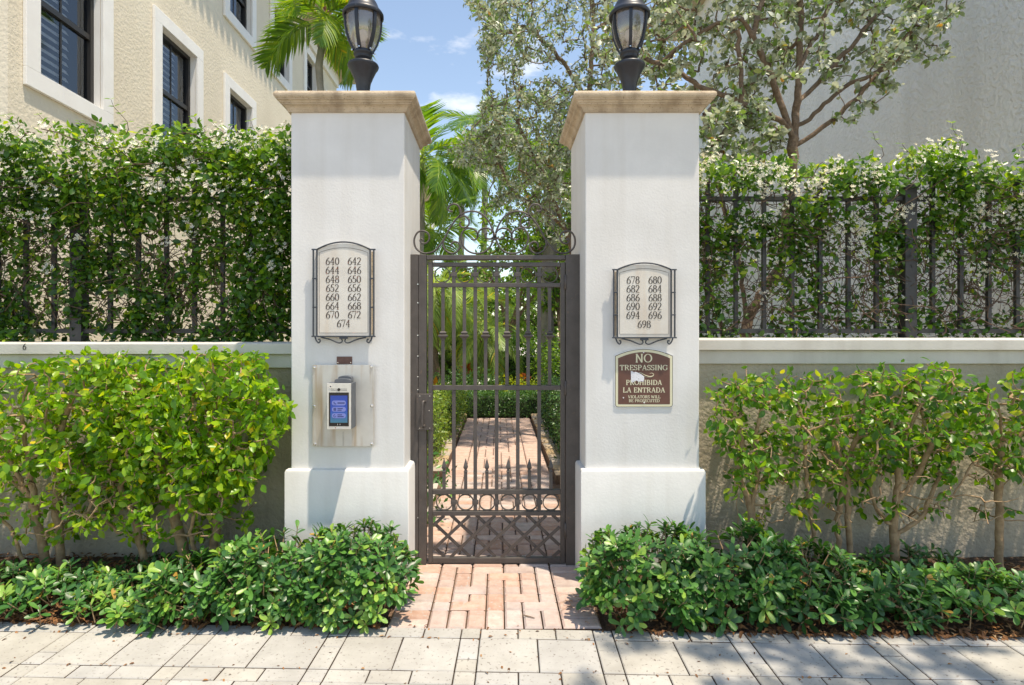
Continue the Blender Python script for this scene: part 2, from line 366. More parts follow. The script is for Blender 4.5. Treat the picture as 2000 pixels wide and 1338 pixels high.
# brick walk through the gate
path = tag(sheet('brick_path', [(-.60,2.99),(.56,2.985),(.56,5),(.66,6),(.66,10.6),(-.62,10.6),(-.62,6),(-.60,5)], -.026, M['joint']), kind='structure')
far = MB()
def bput(x0, x1, y0, y1):
    lay('brick', path, (x0+x1)/2, (y0+y1)/2, x1-x0, y1-y0, M['brick'], 0, 0, .03, .010, .0078, .0025, None if y0 < 6.4 else far)
y0 = 2.996; BW = .1; rows = 76
grid = -np.ones((rows, 7), int)
for r in range(rows):
    ya = y0 + r*BW
    if ya > 5.9: bput(-.577,-.370, ya, ya+BW); bput(.330,.560, ya, ya+BW)
    else: bput(-.577,-.370, ya, ya+BW); bput(.330,.535, ya, ya+BW)
# the front of the walk, paver by paver: (row, column, rows deep, columns wide)
for r, c, h_, w_ in [(0,i,2,1) for i in range(7)] + [(2,0,1,1),(2,1,1,2),(2,3,2,1),(2,4,1,1),(2,5,1,2),(3,0,1,1),(3,1,1,1),(3,2,1,1),(3,4,1,2),(3,6,1,1),(4,0,1,1),(4,1,1,2),(4,3,1,1),(4,4,1,1),(4,5,1,1),(4,6,1,1),
                     (5,0,1,1),(5,1,1,1),(5,2,2,1),(5,3,1,1),(5,4,1,1),(5,5,1,1),(5,6,2,1),(6,0,2,1),(6,1,1,1),(6,3,1,2),(6,5,1,1),(7,1,1,1),(7,2,1,2),(7,4,1,2),(7,6,1,1)]:
    grid[r:r+h_, c:c+w_] = 1; bput(-.370+c*BW, -.370+(c+w_)*BW, y0+r*BW, y0+(r+h_)*BW)
for r in range(rows):
    for c in range(7):
        if grid[r, c] >= 0: continue
        xa, ya = -.370 + c*BW, y0 + r*BW; k = rng.rand()
        if r == 0 and k < .8 or k < .24:
            if r+1 < rows and grid[r+1, c] < 0: grid[r:r+2, c] = 1; bput(xa, xa+BW, ya, ya+2*BW); continue
        if k < .80 and c+1 < 7 and grid[r, c+1] < 0: grid[r, c:c+2] = 1; bput(xa, xa+2*BW, ya, ya+BW); continue
        grid[r, c] = 1; bput(xa, xa+BW, ya, ya+BW)
tag(far.build('brick', M['brick'], path), kind='stuff')
# low edging blocks along both sides of the walk beyond the gate
for sgn, xe, nm in ((-1, -.575, 'left'), (1, .575, 'right')):
    lab = {'left': 'low row of tan edging stones left of the brick walk', 'right': 'low row of tan edging stones right of the brick walk'}[nm]
    e = thing('stone_edging', (xe, 6.1, 0), lab, 'edging', 'edging stones along the walk')
    yy = 6.15 if sgn < 0 else 5.95
    while yy < 10.5:
        l_ = .19 + rng.uniform(-.02,.02); w_ = .17 + rng.uniform(-.015,.02)
        lay('stone', e, xe + sgn*w_/2, yy + l_/2, w_, l_, M['edge'], 0, .085 + rng.uniform(-.012,.012), .12, .014, .012, .004); yy += l_

# planting beds, gently mounded
def bed(name, x0, x1, y0, y1, label=None):
    nx, ny = int((x1-x0)/.06), int((y1-y0)/.06)
    vs = []; fs = []
    for j in range(ny+1):
        for i in range(nx+1):
            x = x0+(x1-x0)*i/nx; t = j/ny; yb = y0 - .029*x
            y = yb + (y1-yb)*t
            z = -.012 + .05*min(1, t*3.2)*min(1, (x1-x)*6 if x1 < 0 else (x-x0)*6) + .018*mnoise.noise((x*7, y*7, 0)) * min(1, t*4)
            vs.append((x, y, z))
    for j in range(ny):
        for i in range(nx): a = j*(nx+1)+i; fs.append((a, a+1, a+nx+2, a+nx+1))
    b = MB(); b.add(vs, fs); return tag(b.build(name, M['soil'], None, smooth=True), kind='structure')
bed('planting_bed_left', -6.5, -.60, 3.0, 3.9); bed('planting_bed_right', .555, 6.5, 2.99, 3.9)

# ================================================================== gate pillars
DF, DB, DG = 3.57, 4.27, 3.84           # pillar face, pillar back, gate
PIL = {'left': (-1.271, -.576), 'right': (.529, 1.228)}
CAPP = [(-.02,2.862),(.014,2.862),(.014,2.870),(.018,2.874),(.020,2.882),(.026,2.890),(.036,2.896),(.044,2.898),(.044,2.905),(.049,2.906),(.052,2.913),(.058,2.918),(.066,2.920),(.066,2.925),(.073,2.929),(.078,2.938),(.079,2.948),(.076,2.958),(.070,2.966),(.060,2.971),(0,2.975)]
plab = {'left': 'white stucco gate pillar with buff stone cap carrying the intercom', 'right': 'white stucco gate pillar with buff stone cap carrying the no trespassing sign'}
for k, (xa, xb) in PIL.items():
    p = thing('gate_pillar', ((xa+xb)/2, 3.9, 0), plab[k], 'pillar', 'pillars flanking the gate')
    MB().box(xa, xb, DF, DB, .60, 2.868).build('shaft', M['white'], p, bevel=.008)
    MB().loft(xa, xb, DF, DB, [(.03,-.05),(.03,.668),(.024,.683),(.001,.686)]).build('plinth', M['white'], p, bevel=.006)
    MB().loft(xa, xb, DF, DB, CAPP).build('cap', M['capstone'], p)

# ================================================================== lanterns on the pillars
def lantern(cx, cy, label):
    z0 = 2.975; p = thing('lantern', (cx, cy, z0), label, 'lantern', 'lanterns on the gate pillars'); c = (cx, cy)
    ped = MB().lathe([(.0,z0),(.085,z0),(.085,z0+.02),(.06,z0+.035),(.05,z0+.07),(.042,z0+.12),(.043,z0+.16),(.05,3.19),(.068,3.235),(.088,3.278),(.1,3.295),(.104,3.306),(.1,3.316),(.07,3.323),(.045,3.33),(.0,3.33)], c, 28)
    ped.build('pedestal', M['lamp'], p, smooth=True)
    MB().lathe([(.0,3.322),(.042,3.327),(.042,3.348),(.052,3.353),(.056,3.364),(.052,3.374),(.062,3.38),(.064,3.402),(.057,3.408),(.0,3.409)], c, 24).build('collar', M['lamp'], p, smooth=True)
    prof = [(.058,3.405),(.072,3.43),(.089,3.465),(.103,3.51),(.112,3.555),(.116,3.60),(.114,3.648)]
    g = MB().lathe(prof, c, 30); g.build('glass', M['lampglass'], p, smooth=True)
    for i in range(6):
        t = R(22 + 60*i); b = MB()
        pts = [Vector((cx+(r+.004)*math.cos(t), cy+(r+.004)*math.sin(t), z)) for r, z in prof]
        rad = Vector((math.cos(t), math.sin(t), 0)); tan = Vector((-math.sin(t), math.cos(t), 0))
        vs = []; fs = []
        for q in pts: vs += [q-tan*.0105-rad*.006, q+tan*.0105-rad*.006, q+tan*.0105+rad*.007, q-tan*.0105+rad*.007]
        for j in range(len(pts)-1):
            for k in range(4): fs.append((j*4+k, j*4+(k+1)%4, j*4+4+(k+1)%4, j*4+4+k))
        b.add(vs, fs); rb = b.build('rib', M['lamp'], p)
        q = pts[-1] + rad*.012; s = MB(); s.lathe([(.0,q.z-.006),(.007,q.z-.004),(.007,q.z+.004),(0,q.z+.006)], (q.x,q.y), 8); s.build('screw', M['slate'], rb)
        q = pts[0] + rad*.012; s = MB(); s.lathe([(.0,q.z-.006),(.006,q.z-.004),(.006,q.z+.004),(0,q.z+.006)], (q.x,q.y), 8); s.build('screw', M['chrome'], rb)
    hood = [(.0,3.645),(.108,3.645),(.130,3.632),(.136,3.636),(.136,3.654),(.127,3.668),(.112,3.678),(.104,3.70),(.092,3.728),(.072,3.756),(.058,3.768),(.055,3.78),(.034,3.795),(.02,3.815),(.024,3.835),(.013,3.858),(0,3.872)]
    MB().lathe(hood, c, 32).build('hood', M['lamp'], p, smooth=True)
    MB().lathe([(0,3.41),(.02,3.41),(.02,3.46),(.014,3.465),(.02,3.48),(.03,3.51),(.026,3.54),(.01,3.553),(0,3.555)], c, 14).build('bulb', M['trim'], p, smooth=True)
lantern(-.910, 3.92, 'dark tulip-shaped lantern on the pillar with the intercom')
lantern(.878, 3.92, 'dark tulip-shaped lantern on the pillar with the no trespassing sign')

# ================================================================== garden walls with caps, iron fences on top
def gwall(name, x0, x1, label, ztop, sub):
    w = thing('garden_wall', ((x0+x1)/2, 3.95, 0), label, 'wall', 'low garden walls beside the gate')
    MB().box(x0, x1, 3.85, 4.08, -.05, 1.34).build('stucco_body', M['beige_wall'], w)
    MB().box(x0, x1, 3.828, 4.10, ztop-.165, ztop-.075).build('band', M['wallcap'], w, bevel=.004)
    cap = MB(); a, b, t = 3.795, 4.14, ztop
    vs = []
    for x in (x0, x1): vs += [(x,a,t-.075),(x,a,t-.008),(x,a+.012,t),(x,(a+b)/2,t+.006),(x,b-.012,t),(x,b,t-.008),(x,b,t-.075)]
    fs = [(i, (i+1)%7, (i+1)%7+7, i+7) for i in range(7)] + [tuple(range(7)), tuple(reversed(range(7,14)))]
    cap.add(vs, fs); cap.build('cap', M['wallcap'], w, bevel=.003)
    return w
wl_ = gwall('left', -6.5, -1.262, 'beige stucco wall with white cap behind the yellow-green shrubs', 1.452, 0)
gwall('right', 1.218, 6.5, 'beige stucco wall with white cap behind the thin-stemmed dark green shrubs', 1.478, 0)

def fence(x0, x1, posts, bars, label):
    y = 4.0; f = thing('iron_fence', ((x0+x1)/2, y, 1.46), label, 'fence', 'iron fences on the garden walls')
    MB().box(x0, x1, y-.02, y+.02, 1.515, 1.545).build('rail', M['fence'], f)
    MB().box(x0, x1, y-.02, y+.02, 2.42, 2.448).build('rail', M['fence'], f)
    for b in bars:
        q = MB().box(b-.0125, b+.0125, y-.0125, y+.0125, 1.53, 2.54); q.loft(b-.0125,b+.0125,y-.0125,y+.0125,[(.004,2.54),(.006,2.55),(-.012,2.61)]); q.build('bar', M['fence'], f)
    for b in posts:
        q = MB().box(b-.04, b+.04, y-.04, y+.04, 1.455, 2.50); q.loft(b-.04,b+.04,y-.04,y+.04,[(.008,2.50),(.008,2.515),(-.038,2.55)]); q.build('post', M['fence'], f, bevel=.003)
SP = .1925
fence(1.228, 6.4, [X(1772,4)], [X(1382,4)+i*SP for i in range(26) if abs(X(1382,4)+i*SP - X(1772,4)) > .08], 'dark iron fence rails and bars above the wall right of the gate')
fence(-6.4, -1.27, [X(155,4)], [X(545,4)-i*SP for i in range(26) if abs(X(545,4)-i*SP - X(155,4)) > .08], 'dark iron fence bars overgrown with jasmine left of the gate')

# ================================================================== gate frame and gate
def gx(px): return X(px, DG)
def gz(py): return Z(py, DG)
gf = thing('gate_surround', (gx(967), DG, 0), 'brown iron gate surround with scrollwork crest fixed between the pillars', 'gate surround')
for (a, b, dd, nm) in ((803,818,.035,'jamb_plate'),(818,833.5,.03,'jamb'),(1104,1131,.035,'jamb_plate')):
    MB().box(gx(a)+(.001 if a==818 else 0), gx(b), DG-dd, DG+dd, .0, gz(498)).build(nm, M['iron'], gf, bevel=.003)
MB().box(gx(833.5)+.001, gx(1104)-.001, DG-.025, DG+.025, gz(508), gz(499)).build('header', M['iron'], gf, bevel=.003)
for k, yy in enumerate((556, 592, 655, 695, 735, 760, 1008, 1085)):
    x = gx(817.5); z = gz(yy); s = MB().tube([(x, DG-.036, z), (x, DG-.031, z)], .004, 8); s.build('screw', M['chrome'], gf)
# crest scrolls, traced for one half and mirrored about the middle of the gate
def cat(pts, n=7):
    P = [Vector(p) for p in pts]; P = [P[0]*2-P[1]] + P + [P[-1]*2-P[-2]]; out = []
    for i in range(1, len(P)-2):
        for j in range(n):
            t = j/n; a, b, c, d = P[i-1:i+3]
            out.append(.5*((2*b) + (c-a)*t + (2*a-5*b+4*c-d)*t*t + (3*b-a-3*c+d)*t**3))
    out.append(P[-2]); return out
scrolls = [
 [(172,262),(158,250),(152,268),(170,285),(198,280),(217,252),(208,212),(170,194),(130,208),(108,258),(118,315),(158,349),(205,356),(265,332),(320,260),(372,165),(425,95),(480,60),(540,52),(600,72),(648,125),(682,200),(691,262)],
 [(432,98),(446,55),(428,12),(398,-2),(368,8),(352,34),(364,50),(388,52)],
 [(432,98),(470,84),(500,108),(506,140),(486,166),(456,168),(438,148),(446,126)],
 [(520,252),(548,258),(570,232),(556,194),(518,174),(478,182),(450,222),(454,280),(486,330),(540,356),(604,352),(656,312),(684,250),(691,212)],
 [(691,232),(662,252),(632,246),(622,222),(640,208)],
 [(688,222),(672,192),(636,174),(598,180),(572,206),(566,240)],
 [(322,262),(318,300),(340,338),(380,358),(416,346),(440,308),(428,282),(402,272),(378,288),(380,312)],
]
for sc_ in scrolls:
    for mir in (0, 1):
        pts = []
        for cxp, cyp in cat([Vector((a, b, 0)) for a, b in sc_])and [(q.x, q.y) for q in cat([Vector((a, b, 0)) for a, b in sc_])]:
            px = 780 + cxp/3.716; py = 400 + cyp/3.716
            if mir: px = 2*966.2 - px
            pts.append((gx(px), DG + (.003 if mir else 0), gz(py)+.004))
        MB().tube(pts, .0062, 6).build('scroll', M['iron'], gf, smooth=True)
MB().lathe([(0,gz(462)),(.012,gz(461)),(.014,gz(458.5)),(.012,gz(456)),(0,gz(455))], (gx(966.2),DG), 10).build('boss', M['iron'], gf, smooth=True)

gt = thing('gate', (gx(970), DG, .02), 'brown iron garden gate with rings, spear points and lattice panel', 'gate')
def gbox(nm, xa, xb, ya, yb, dd, bev=.002): return MB().box(gx(xa), gx(xb), DG-dd, DG+dd, gz(yb), gz(ya)).build(nm, M['iron'], gt, bevel=bev)
gbox('stile', 837, 845.5, 513, 1098, .019); gbox('stile', 1094.5, 1103, 513, 1098, .019)
e = .3
for a, b in ((513,521),(553,561),(752.5,761.5),(955.5,964.5),(997.5,1006),(1088,1098)): gbox('rail', 845.5+e, 1094.5-e, a, b, .017)
FB = [886.5, 928.3, 970, 1011.3, 1053]; IB = [865.3, 907, 948.5, 990.2, 1031.5, 1073.5]
for x in FB:
    for a, b in ((521.3,552.7),(561.3,752.2),(761.8,955.2),(964.8,997.2)):
        gbox('baluster', x-3.5, x+3.5, a, b, .0115, .0015)
    for yc in (536.5, 980.8): gbox('clip', x-6, x+6, yc-3.6, yc+3.6, .0145, .0015)
for x in IB:
    gbox('baluster', x-3.3, x+3.3, 561.3, 752.2, .0108, .0015)
    zz = gz(655); h = .011
    cl = MB().loft(gx(x)-h, gx(x)+h, DG-h, DG+h, [(.0005,zz-.032),(.003,zz-.03),(.004,zz-.02),(.009,zz-.017),(.019,zz-.006),(.019,zz+.001),(.008,zz+.006),(.004,zz+.008),(.009,zz+.011),(.011,zz+.017),(.009,zz+.022),(.003,zz+.026),(.0005,zz+.027)])
    cl.build('collar', M['iron'], gt, bevel=.0012)
    xl = x + (2 if x < 900 else 2.5)
    sp = MB().box(gx(xl)-.0105, gx(xl)+.0105, DG-.0105, DG+.0105, gz(955.2), gz(921))
    g0 = gx(xl); za = gz(921)
    sp.loft(g0-.008, g0+.008, DG-.008, DG+.008, [(.004,za),(.005,za+.003),(.001,za+.006),(-.001,za+.014),(.006,za+.026),(.007,za+.030),(.003,za+.048),(-.0075,za+.088)])
    sp.build('spear', M['iron'], gt, bevel=.001)
def ring(x, y, r, w):
    n = 36; b = MB(); vs = []; fs = []
    for k in range(n):
        t = 2*math.pi*k/n
        for rr, yy in ((r, -w),(r, w),(r-.0062, w),(r-.0062, -w)): vs.append((gx(x)+rr*math.cos(t), DG+yy, gz(y)+rr*math.sin(t)))
    for k in range(n):
        for j in range(4): a = k*4; c = ((k+1)%n)*4; fs.append((a+j, c+j, c+(j+1)%4, a+(j+1)%4))
    b.add(vs, fs); b.build('ring', M['iron'], gt)
for x in (864, 906.3, 948.3, 990, 1031.5, 1073.5): ring(x, 537, .0535, .009)
for x in (868, 909.3, 951.2, 993, 1034.6, 1076): ring(x, 981, .0545, .009)
# lattice
xa, xb, za, zb = gx(845.8), gx(1094.2), gz(1087.7), gz(1006.3); hgt = zb - za; stp = .1675; slope = 1.07
def clipbar(x0, sgn, yoff):
    # bar centre line x = x0 + sgn*(z-za)*slope
    t0, t1 = 0.0, hgt
    for lim, lo in ((xa+.004, True), (xb-.004, False)):
        tl = (lim-x0)/(sgn*slope)
        if (sgn > 0) == lo: t0 = max(t0, tl)
        else: t1 = min(t1, tl)
    if t1 - t0 > .012:
        MB().bar((x0+sgn*t0*slope, DG+yoff, za+t0), (x0+sgn*t1*slope, DG+yoff, za+t1), .0205, .006).build('lattice_bar', M['iron'], gt)
for k in range(-3, 8):
    clipbar(gx(880)+k*stp, 1, -.0065); clipbar(gx(868)+k*stp, -1, .0065)
# lock, pull handle, hinges
lk = MB().box(gx(814.5), gx(845), DG-.047, DG-.020, gz(838), gz(768)).build('lock_box', M['iron'], gt, bevel=.003)
MB().tube(cat([(gx(832),DG-.047,gz(783)),(gx(830),DG-.075,gz(782)),(gx(828.5),DG-.085,gz(787)),(gx(828),DG-.085,gz(806)),(gx(827.5),DG-.085,gz(824)),(gx(829),DG-.075,gz(830)),(gx(831),DG-.047,gz(829))], 5), .0085, 8).build('pull_handle', M['iron'], lk, smooth=True)
for x, y in ((822,772),(841,772),(822,834),(841,834),(840,800)): MB().tube([(gx(x),DG-.0495,gz(y)),(gx(x),DG-.0465,gz(y))], .003, 8).build('bolt', M['chrome'], lk)
for y in (552, 757, 1033): MB().tube([(gx(1103.6),DG-.03,gz(y+14)),(gx(1103.6),DG-.03,gz(y-14))], .0095, 10).build('hinge', M['iron'], gt, smooth=True)

# ================================================================== lettering: a serif hand drawn with a broad pen
def arc(cx, cy, rx, ry, a0, a1, n=12): return [(cx+rx*math.cos(R(a0+(a1-a0)*i/n)), cy+ry*math.sin(R(a0+(a1-a0)*i/n))) for i in range(n+1)]
GL = {
'0': (.56, [arc(.28,.5,.23,.46,0,360,22)]),
'1': (.36, [[(.18,0),(.18,1)],[(.04,.85),(.18,1)],[(.04,.02),(.32,.02)]]),
'2': (.54, [arc(.25,.73,.2,.24,165,-35,12)+[(.04,.04)], [(.03,.035),(.5,.035)], [(.03,.05),(.5,.05)]]),
'4': (.58, [[(.39,1),(.03,.33)],[(.03,.32),(.55,.32)],[(.39,1),(.39,0)],[(.27,.02),(.51,.02)]]),
'5': (.52, [[(.14,.95),(.46,.97)],[(.14,.96),(.1,.56)],arc(.21,.32,.24,.29,115,-150,14)]),
'6': (.55, [[(.47,.97),(.3,.86),(.14,.66),(.06,.4),(.06,.25)]+arc(.28,.29,.22,.27,190,360,10), arc(.28,.29,.22,.27,0,190,12)]),
'7': (.52, [[(.03,.95),(.5,.95)],[(.03,.97),(.5,.97)],[(.49,.94),(.2,0)],[(.03,.97),(.03,.84)]]),
'8': (.54, [arc(.27,.75,.18,.21,0,360,18), arc(.27,.28,.22,.26,0,360,20)]),
'9': (.55, [arc(.27,.7,.22,.27,0,360,20), [(.49,.7),(.47,.5),(.38,.25),(.22,.08),(.08,.02)]]),
'N': (.80, [[(.15,0),(.15,1)],[(.15,1),(.65,0)],[(.65,0),(.65,1)],[(.04,.98),(.2,.98)],[(.04,.02),(.27,.02)],[(.54,.98),(.76,.98)]]),
'O': (.82, [arc(.41,.5,.35,.47,0,360,26)]),
'T': (.70, [[(.35,0),(.35,1)],[(.04,.97),(.66,.97)],[(.05,.97),(.05,.78)],[(.65,.97),(.65,.78)],[(.2,.02),(.5,.02)]]),
'R': (.76, [[(.16,0),(.16,1)],[(.04,.98),(.36,.98)]+arc(.36,.75,.23,.23,90,-90,10)+[(.16,.52)],[(.36,.52),(.68,.02)],[(.04,.02),(.29,.02)],[(.6,.02),(.74,.02)]]),
'E': (.66, [[(.16,0),(.16,1)],[(.04,.98),(.58,.98)],[(.16,.51),(.44,.51)],[(.04,.02),(.6,.02)],[(.58,.98),(.58,.8)],[(.6,.02),(.6,.22)],[(.44,.6),(.44,.42)]]),
'S': (.56, [arc(.27,.75,.2,.22,35,270,12)+arc(.27,.27,.22,.25,90,-150,12), [(.47,.98),(.46,.76)],[(.06,.02),(.06,.24)]]),
'P': (.66, [[(.16,0),(.16,1)],[(.04,.98),(.34,.98)]+arc(.34,.73,.24,.25,90,-90,10)+[(.16,.48)],[(.04,.02),(.31,.02)]]),
'A': (.78, [[(.39,1),(.1,0)],[(.39,1),(.67,0)],[(.2,.33),(.57,.33)],[(.0,.02),(.22,.02)],[(.54,.02),(.78,.02)]]),
'I': (.36, [[(.18,0),(.18,1)],[(.05,.98),(.31,.98)],[(.05,.02),(.31,.02)]]),
'G': (.80, [arc(.42,.5,.36,.48,40,320,20)+[(.68,.12)],[(.68,.08),(.68,.42)],[(.54,.43),(.78,.43)],[(.68,.95),(.68,.74)]]),
'H': (.84, [[(.17,0),(.17,1)],[(.67,0),(.67,1)],[(.17,.51),(.67,.51)],[(.05,.98),(.29,.98)],[(.05,.02),(.29,.02)],[(.55,.98),(.79,.98)],[(.55,.02),(.79,.02)]]),
'B': (.70, [[(.16,0),(.16,1)],[(.04,.98),(.34,.98)]+arc(.34,.76,.2,.22,90,-90,9)+[(.16,.53)],[(.34,.53)]+arc(.36,.27,.25,.25,90,-90,9)+[(.04,.02)]]),
'D': (.78, [[(.16,0),(.16,1)],[(.04,.98),(.34,.98)]+arc(.34,.5,.36,.48,90,-90,14)+[(.04,.02)]]),
'L': (.64, [[(.16,0),(.16,1)],[(.04,.98),(.3,.98)],[(.04,.02),(.58,.02)],[(.58,.02),(.58,.24)]]),
'V': (.76, [[(.1,1),(.39,0)],[(.66,1),(.39,0)],[(0,.98),(.22,.98)],[(.54,.98),(.76,.98)]]),
'W': (1.06,[[(.1,1),(.33,0)],[(.53,.95),(.33,0)],[(.53,.95),(.75,0)],[(.96,1),(.75,0)],[(0,.98),(.22,.98)],[(.84,.98),(1.06,.98)]]),
'U': (.80, [[(.16,1),(.16,.3)]+arc(.4,.3,.24,.29,180,360,12)+[(.64,1)],[(.04,.98),(.28,.98)],[(.53,.98),(.75,.98)]]),
'C': (.74, [arc(.42,.5,.36,.48,45,320,20),[(.68,.97),(.68,.74)]]),
}
def lettering(txt, cx, cz, y, h, thick, thin, m, parent, name='lettering', width=None, track=.06):
    W = sum((GL[c][0] if c in GL else .34) + track for c in txt) - track
    sx = (width/(W*h)) if width else 1
    mb = MB(); u = -W/2; lay_ = 0
    for c in txt:
        if c in GL:
            for st in GL[c][1]:
                P = [((cx + (u+p[0])*h*sx), (cz + (p[1]-.5)*h)) for p in st]; n = len(P); vs = []; fs = []
                yy = y - .00012*lay_; lay_ = (lay_+1) % 6
                closed = n > 3 and math.dist(P[0], P[-1]) < 1e-6
                for i in range(n):
                    a = P[i-1] if i else (P[-2] if closed else P[0]); b = P[i+1] if i < n-1 else (P[1] if closed else P[-1])
                    dx, dz = b[0]-a[0], b[1]-a[1]; L = math.hypot(dx, dz) or 1; dx, dz = dx/L, dz/L
                    t = (thin + (thick-thin)*abs(dz)**1.5)*h*.5
                    if n == 2 and dx*dz > 0 and abs(dx) > .15: t = thin*h*.6
                    vs += [(P[i][0]+dz*t, yy, P[i][1]-dx*t), (P[i][0]-dz*t, yy, P[i][1]+dx*t)]
                for i in range(n-1): fs.append((2*i, 2*i+1, 2*i+3, 2*i+2))
                mb.add(vs, fs)
            u += GL[c][0] + track
        else: u += .34 + track
    return mb.build(name, m, parent)

def fx(px): return X(px, DF)
def fz(py): return Z(py, DF)
def arch_poly(xl, xr, zb, zs, zp, n=18, r=0):
    """outline with a segmental arched top"""
    w = (xr-xl)/2; c = (xl+xr)/2; pts = []
    if r:
        pts += [(xl+r-r*math.cos(R(a)), zb+r-r*math.sin(R(a))) for a in (0,30,60,90)] + [(xr-r+r*math.sin(R(a)), zb+r-r*math.cos(R(a))) for a in (0,30,60,90)]
    else: pts += [(xl, zb), (xr, zb)]
    for i in range(n+1):
        t = 1 - 2*i/n; pts.append((c + w*t, zs + (zp-zs)*(1-t*t)))
    return pts

# ================================================================== address plaques
def plaque(xl, xr, ys, yp, yb, rows, single, label, ink):
    fxl, fxr = fx(xl), fx(xr); p = thing('address_plaque', ((fxl+fxr)/2, DF, fz(yb)), label, 'plaque', 'house number plaques on the pillars')
    y0 = DF - .034
    il, ir = fx(xl+8), fx(xr-9)
    MB().prism(arch_poly(il, ir, fz(yb-1), fz(ys-1), fz(yp+3)), y0, DF-.006).build('panel', M['plaque'], p, bevel=.002)
    MB().prism(arch_poly(fx(xl+4), fx(xr-5), fz(yb-4), fz(ys+3), fz(ys+1.5)), DF-.010, DF+.002).build('backing', M['capstone'], p)
    ln = arch_poly(il+.0155, ir-.0155, fz(yb-7), fz(ys+6), fz(yp+11)); ln3 = [(a, y0-.0006, b) for a, b in ln]
    MB().tube(ln3, .0011, 4, closed=True).build('engraved_line', ink, p)
    for xx in (xl+1.5, xl+8.5, xr-9.5, xr-2.5):
        MB().box(fx(xx)-.0042, fx(xx)+.0042, y0-.006, y0+.004, fz(yb), fz(ys)).build('frame_bar', M['slate'], p, bevel=.0012)
    for yy in (ys, yb, ys+(yb-ys)*.335, ys+(yb-ys)*.665):
        full = yy in (ys, yb)
        for a, b in (((xl-1.5, xl+10), (xr-11, xr+1)) if yy == ys else (((xl-1.5, xr+1),) if full else ((xl, xl+9.5), (xr-10.5, xr-1)))):
            MB().box(fx(a), fx(b), y0-.008, y0+.002, fz(yy)-.004, fz(yy)+.004).build('frame_bar', M['slate'], p, bevel=.001)
    n = 20; pts = [(fx(xl+8.5) + (fx(xr-9.5)-fx(xl+8.5))*i/n, y0-.003, fz(ys) + (fz(yp)-fz(ys))*(1-(1-2*i/n)**2)) for i in range(n+1)]
    MB().tube(pts, .0048, 6).build('frame_arch', M['slate'], p, smooth=True)
    c = (xl+xr)/2 - .5
    for s in (-1, 1):
        raw = [(c+s*1,660,0),(c+s*6,657.5,0),(c+s*2.5,666,0),(c+s*9,669.5,0),(c+s*26,663,0),(c+s*44,658.5,0)] 
        q = [(fx(a), y0-.002, fz(b + (yb-657))) for a, b, _ in cat([Vector(r) for r in raw])]
        MB().tube(q, .0042, 6).build('scroll', M['slate'], p, smooth=True)
        raw = [(c+s*55.5,657,0),(c+s*53,664,0),(c+s*49,669,0),(c+s*45.5,667,0),(c+s*46,663,0),(c+s*49,663,0)]
        q = [(fx(a), y0-.002, fz(b + (yb-657))) for a, b, _ in cat([Vector(r) for r in raw])]
        MB().tube(q, .0046, 6).build('scroll', M['slate'], p, smooth=True)
    MB().box(fx(c-8), fx(c+8), y0-.007, y0+.004, fz(yb+5), fz(yb+.5)).build('scroll', M['slate'], p, bevel=.002)
    for a, b, yy in rows:
        for t, xx in ((a, c-21.5), (b, c+21)):
            lettering(t, fx(xx), fz(yy), y0-.0012, .0450, .135, .065, ink, p, 'number')
    lettering(single[0], fx(c), fz(single[1]), y0-.0012, .0450, .135, .065, ink, p, 'number')
plaque(614, 735, 489, 474.5, 657, [('640','642',511.5),('644','646',529),('648','650',546.5),('652','656',563.5),('660','662',581),('664','668',598),('670','672',615)], ('674',632), 'taller arched cream plaque above the intercom, numbers starting 640', M['ink'])
plaque(1195, 1317, 528, 515, 659.5, [('678','680',548),('682','684',565),('686','688',582),('690','692',599),('694','696',616)], ('698',633.5), 'shorter arched cream plaque above the no trespassing sign, numbers starting 678', M['ink2'])

# ================================================================== no trespassing sign
sg = thing('warning_sign', (fx(1257), DF, fz(797)), 'brown no trespassing sign with cream letters and torn sticker', 'sign')
yS = DF - .006
def splate(nm, i, y, m, par=sg, t=.002): return MB().prism(arch_poly(fx(1199.5)+i, fx(1315)-i, fz(796.5)+i, fz(694)-i*.8, fz(680.5)-i, r=max(.004,.022-i)), y, y+t).build(nm, m, par)
splate('plate', 0, yS, M['signwhite'], t=.0055); splate('outline', .0045, yS-.0006, M['darkline']); splate('border', .0078, yS-.0012, M['cream']); splate('panel', .0225, yS-.0018, M['signbrown'])
yT = yS - .0026
for t, px, py, hpx, wpx in (('NO',1256.5,699.5,16.5,33),('TRESPASSING',1256.5,717.8,10,93),('PROHIBIDA',1257,746.8,9.6,70),('LA ENTRADA',1257,761.5,9.6,82),('VIOLATORS WILL',1257.5,774.8,5.8,63),('BE PROSECUTED',1257.5,782.4,5.6,60)):
    lettering(t, fx(px), fz(py), yT, hpx*DF/F, .19 if hpx < 15 else .17, .085 if hpx < 15 else .065, M['cream'], sg, width=wpx*DF/F, track=.05)
q = [(fx(a), yT+.0003, fz(b)) for a, b, _ in cat([Vector(r) for r in [(1240,731,0),(1250,728,0),(1260,733,0),(1270,735.5,0),(1276,732,0),(1273,728.5,0),(1268,729.5,0)]])]
MB().tube(q, [.0006+.0016*math.sin(math.pi*i/(len(q)-1)) for i in range(len(q))], 5).build('flourish', M['cream'], sg)
q = [(fx(a), yT+.0003, fz(b)) for a, b, _ in cat([Vector(r) for r in [(1242,729,0),(1254,734,0),(1266,737,0),(1275,734.5,0),(1276.5,731,0)]])]
MB().tube(q, .0007, 5).build('flourish', M['cream'], sg)
sp_ = [(1231.5,724.5),(1235,725),(1237,727),(1241,726),(1246,728),(1252,731),(1257,735),(1257.5,740),(1256,745),(1251,744.5),(1247,745.5),(1243,743),(1239,744),(1235,747),(1232,746)]
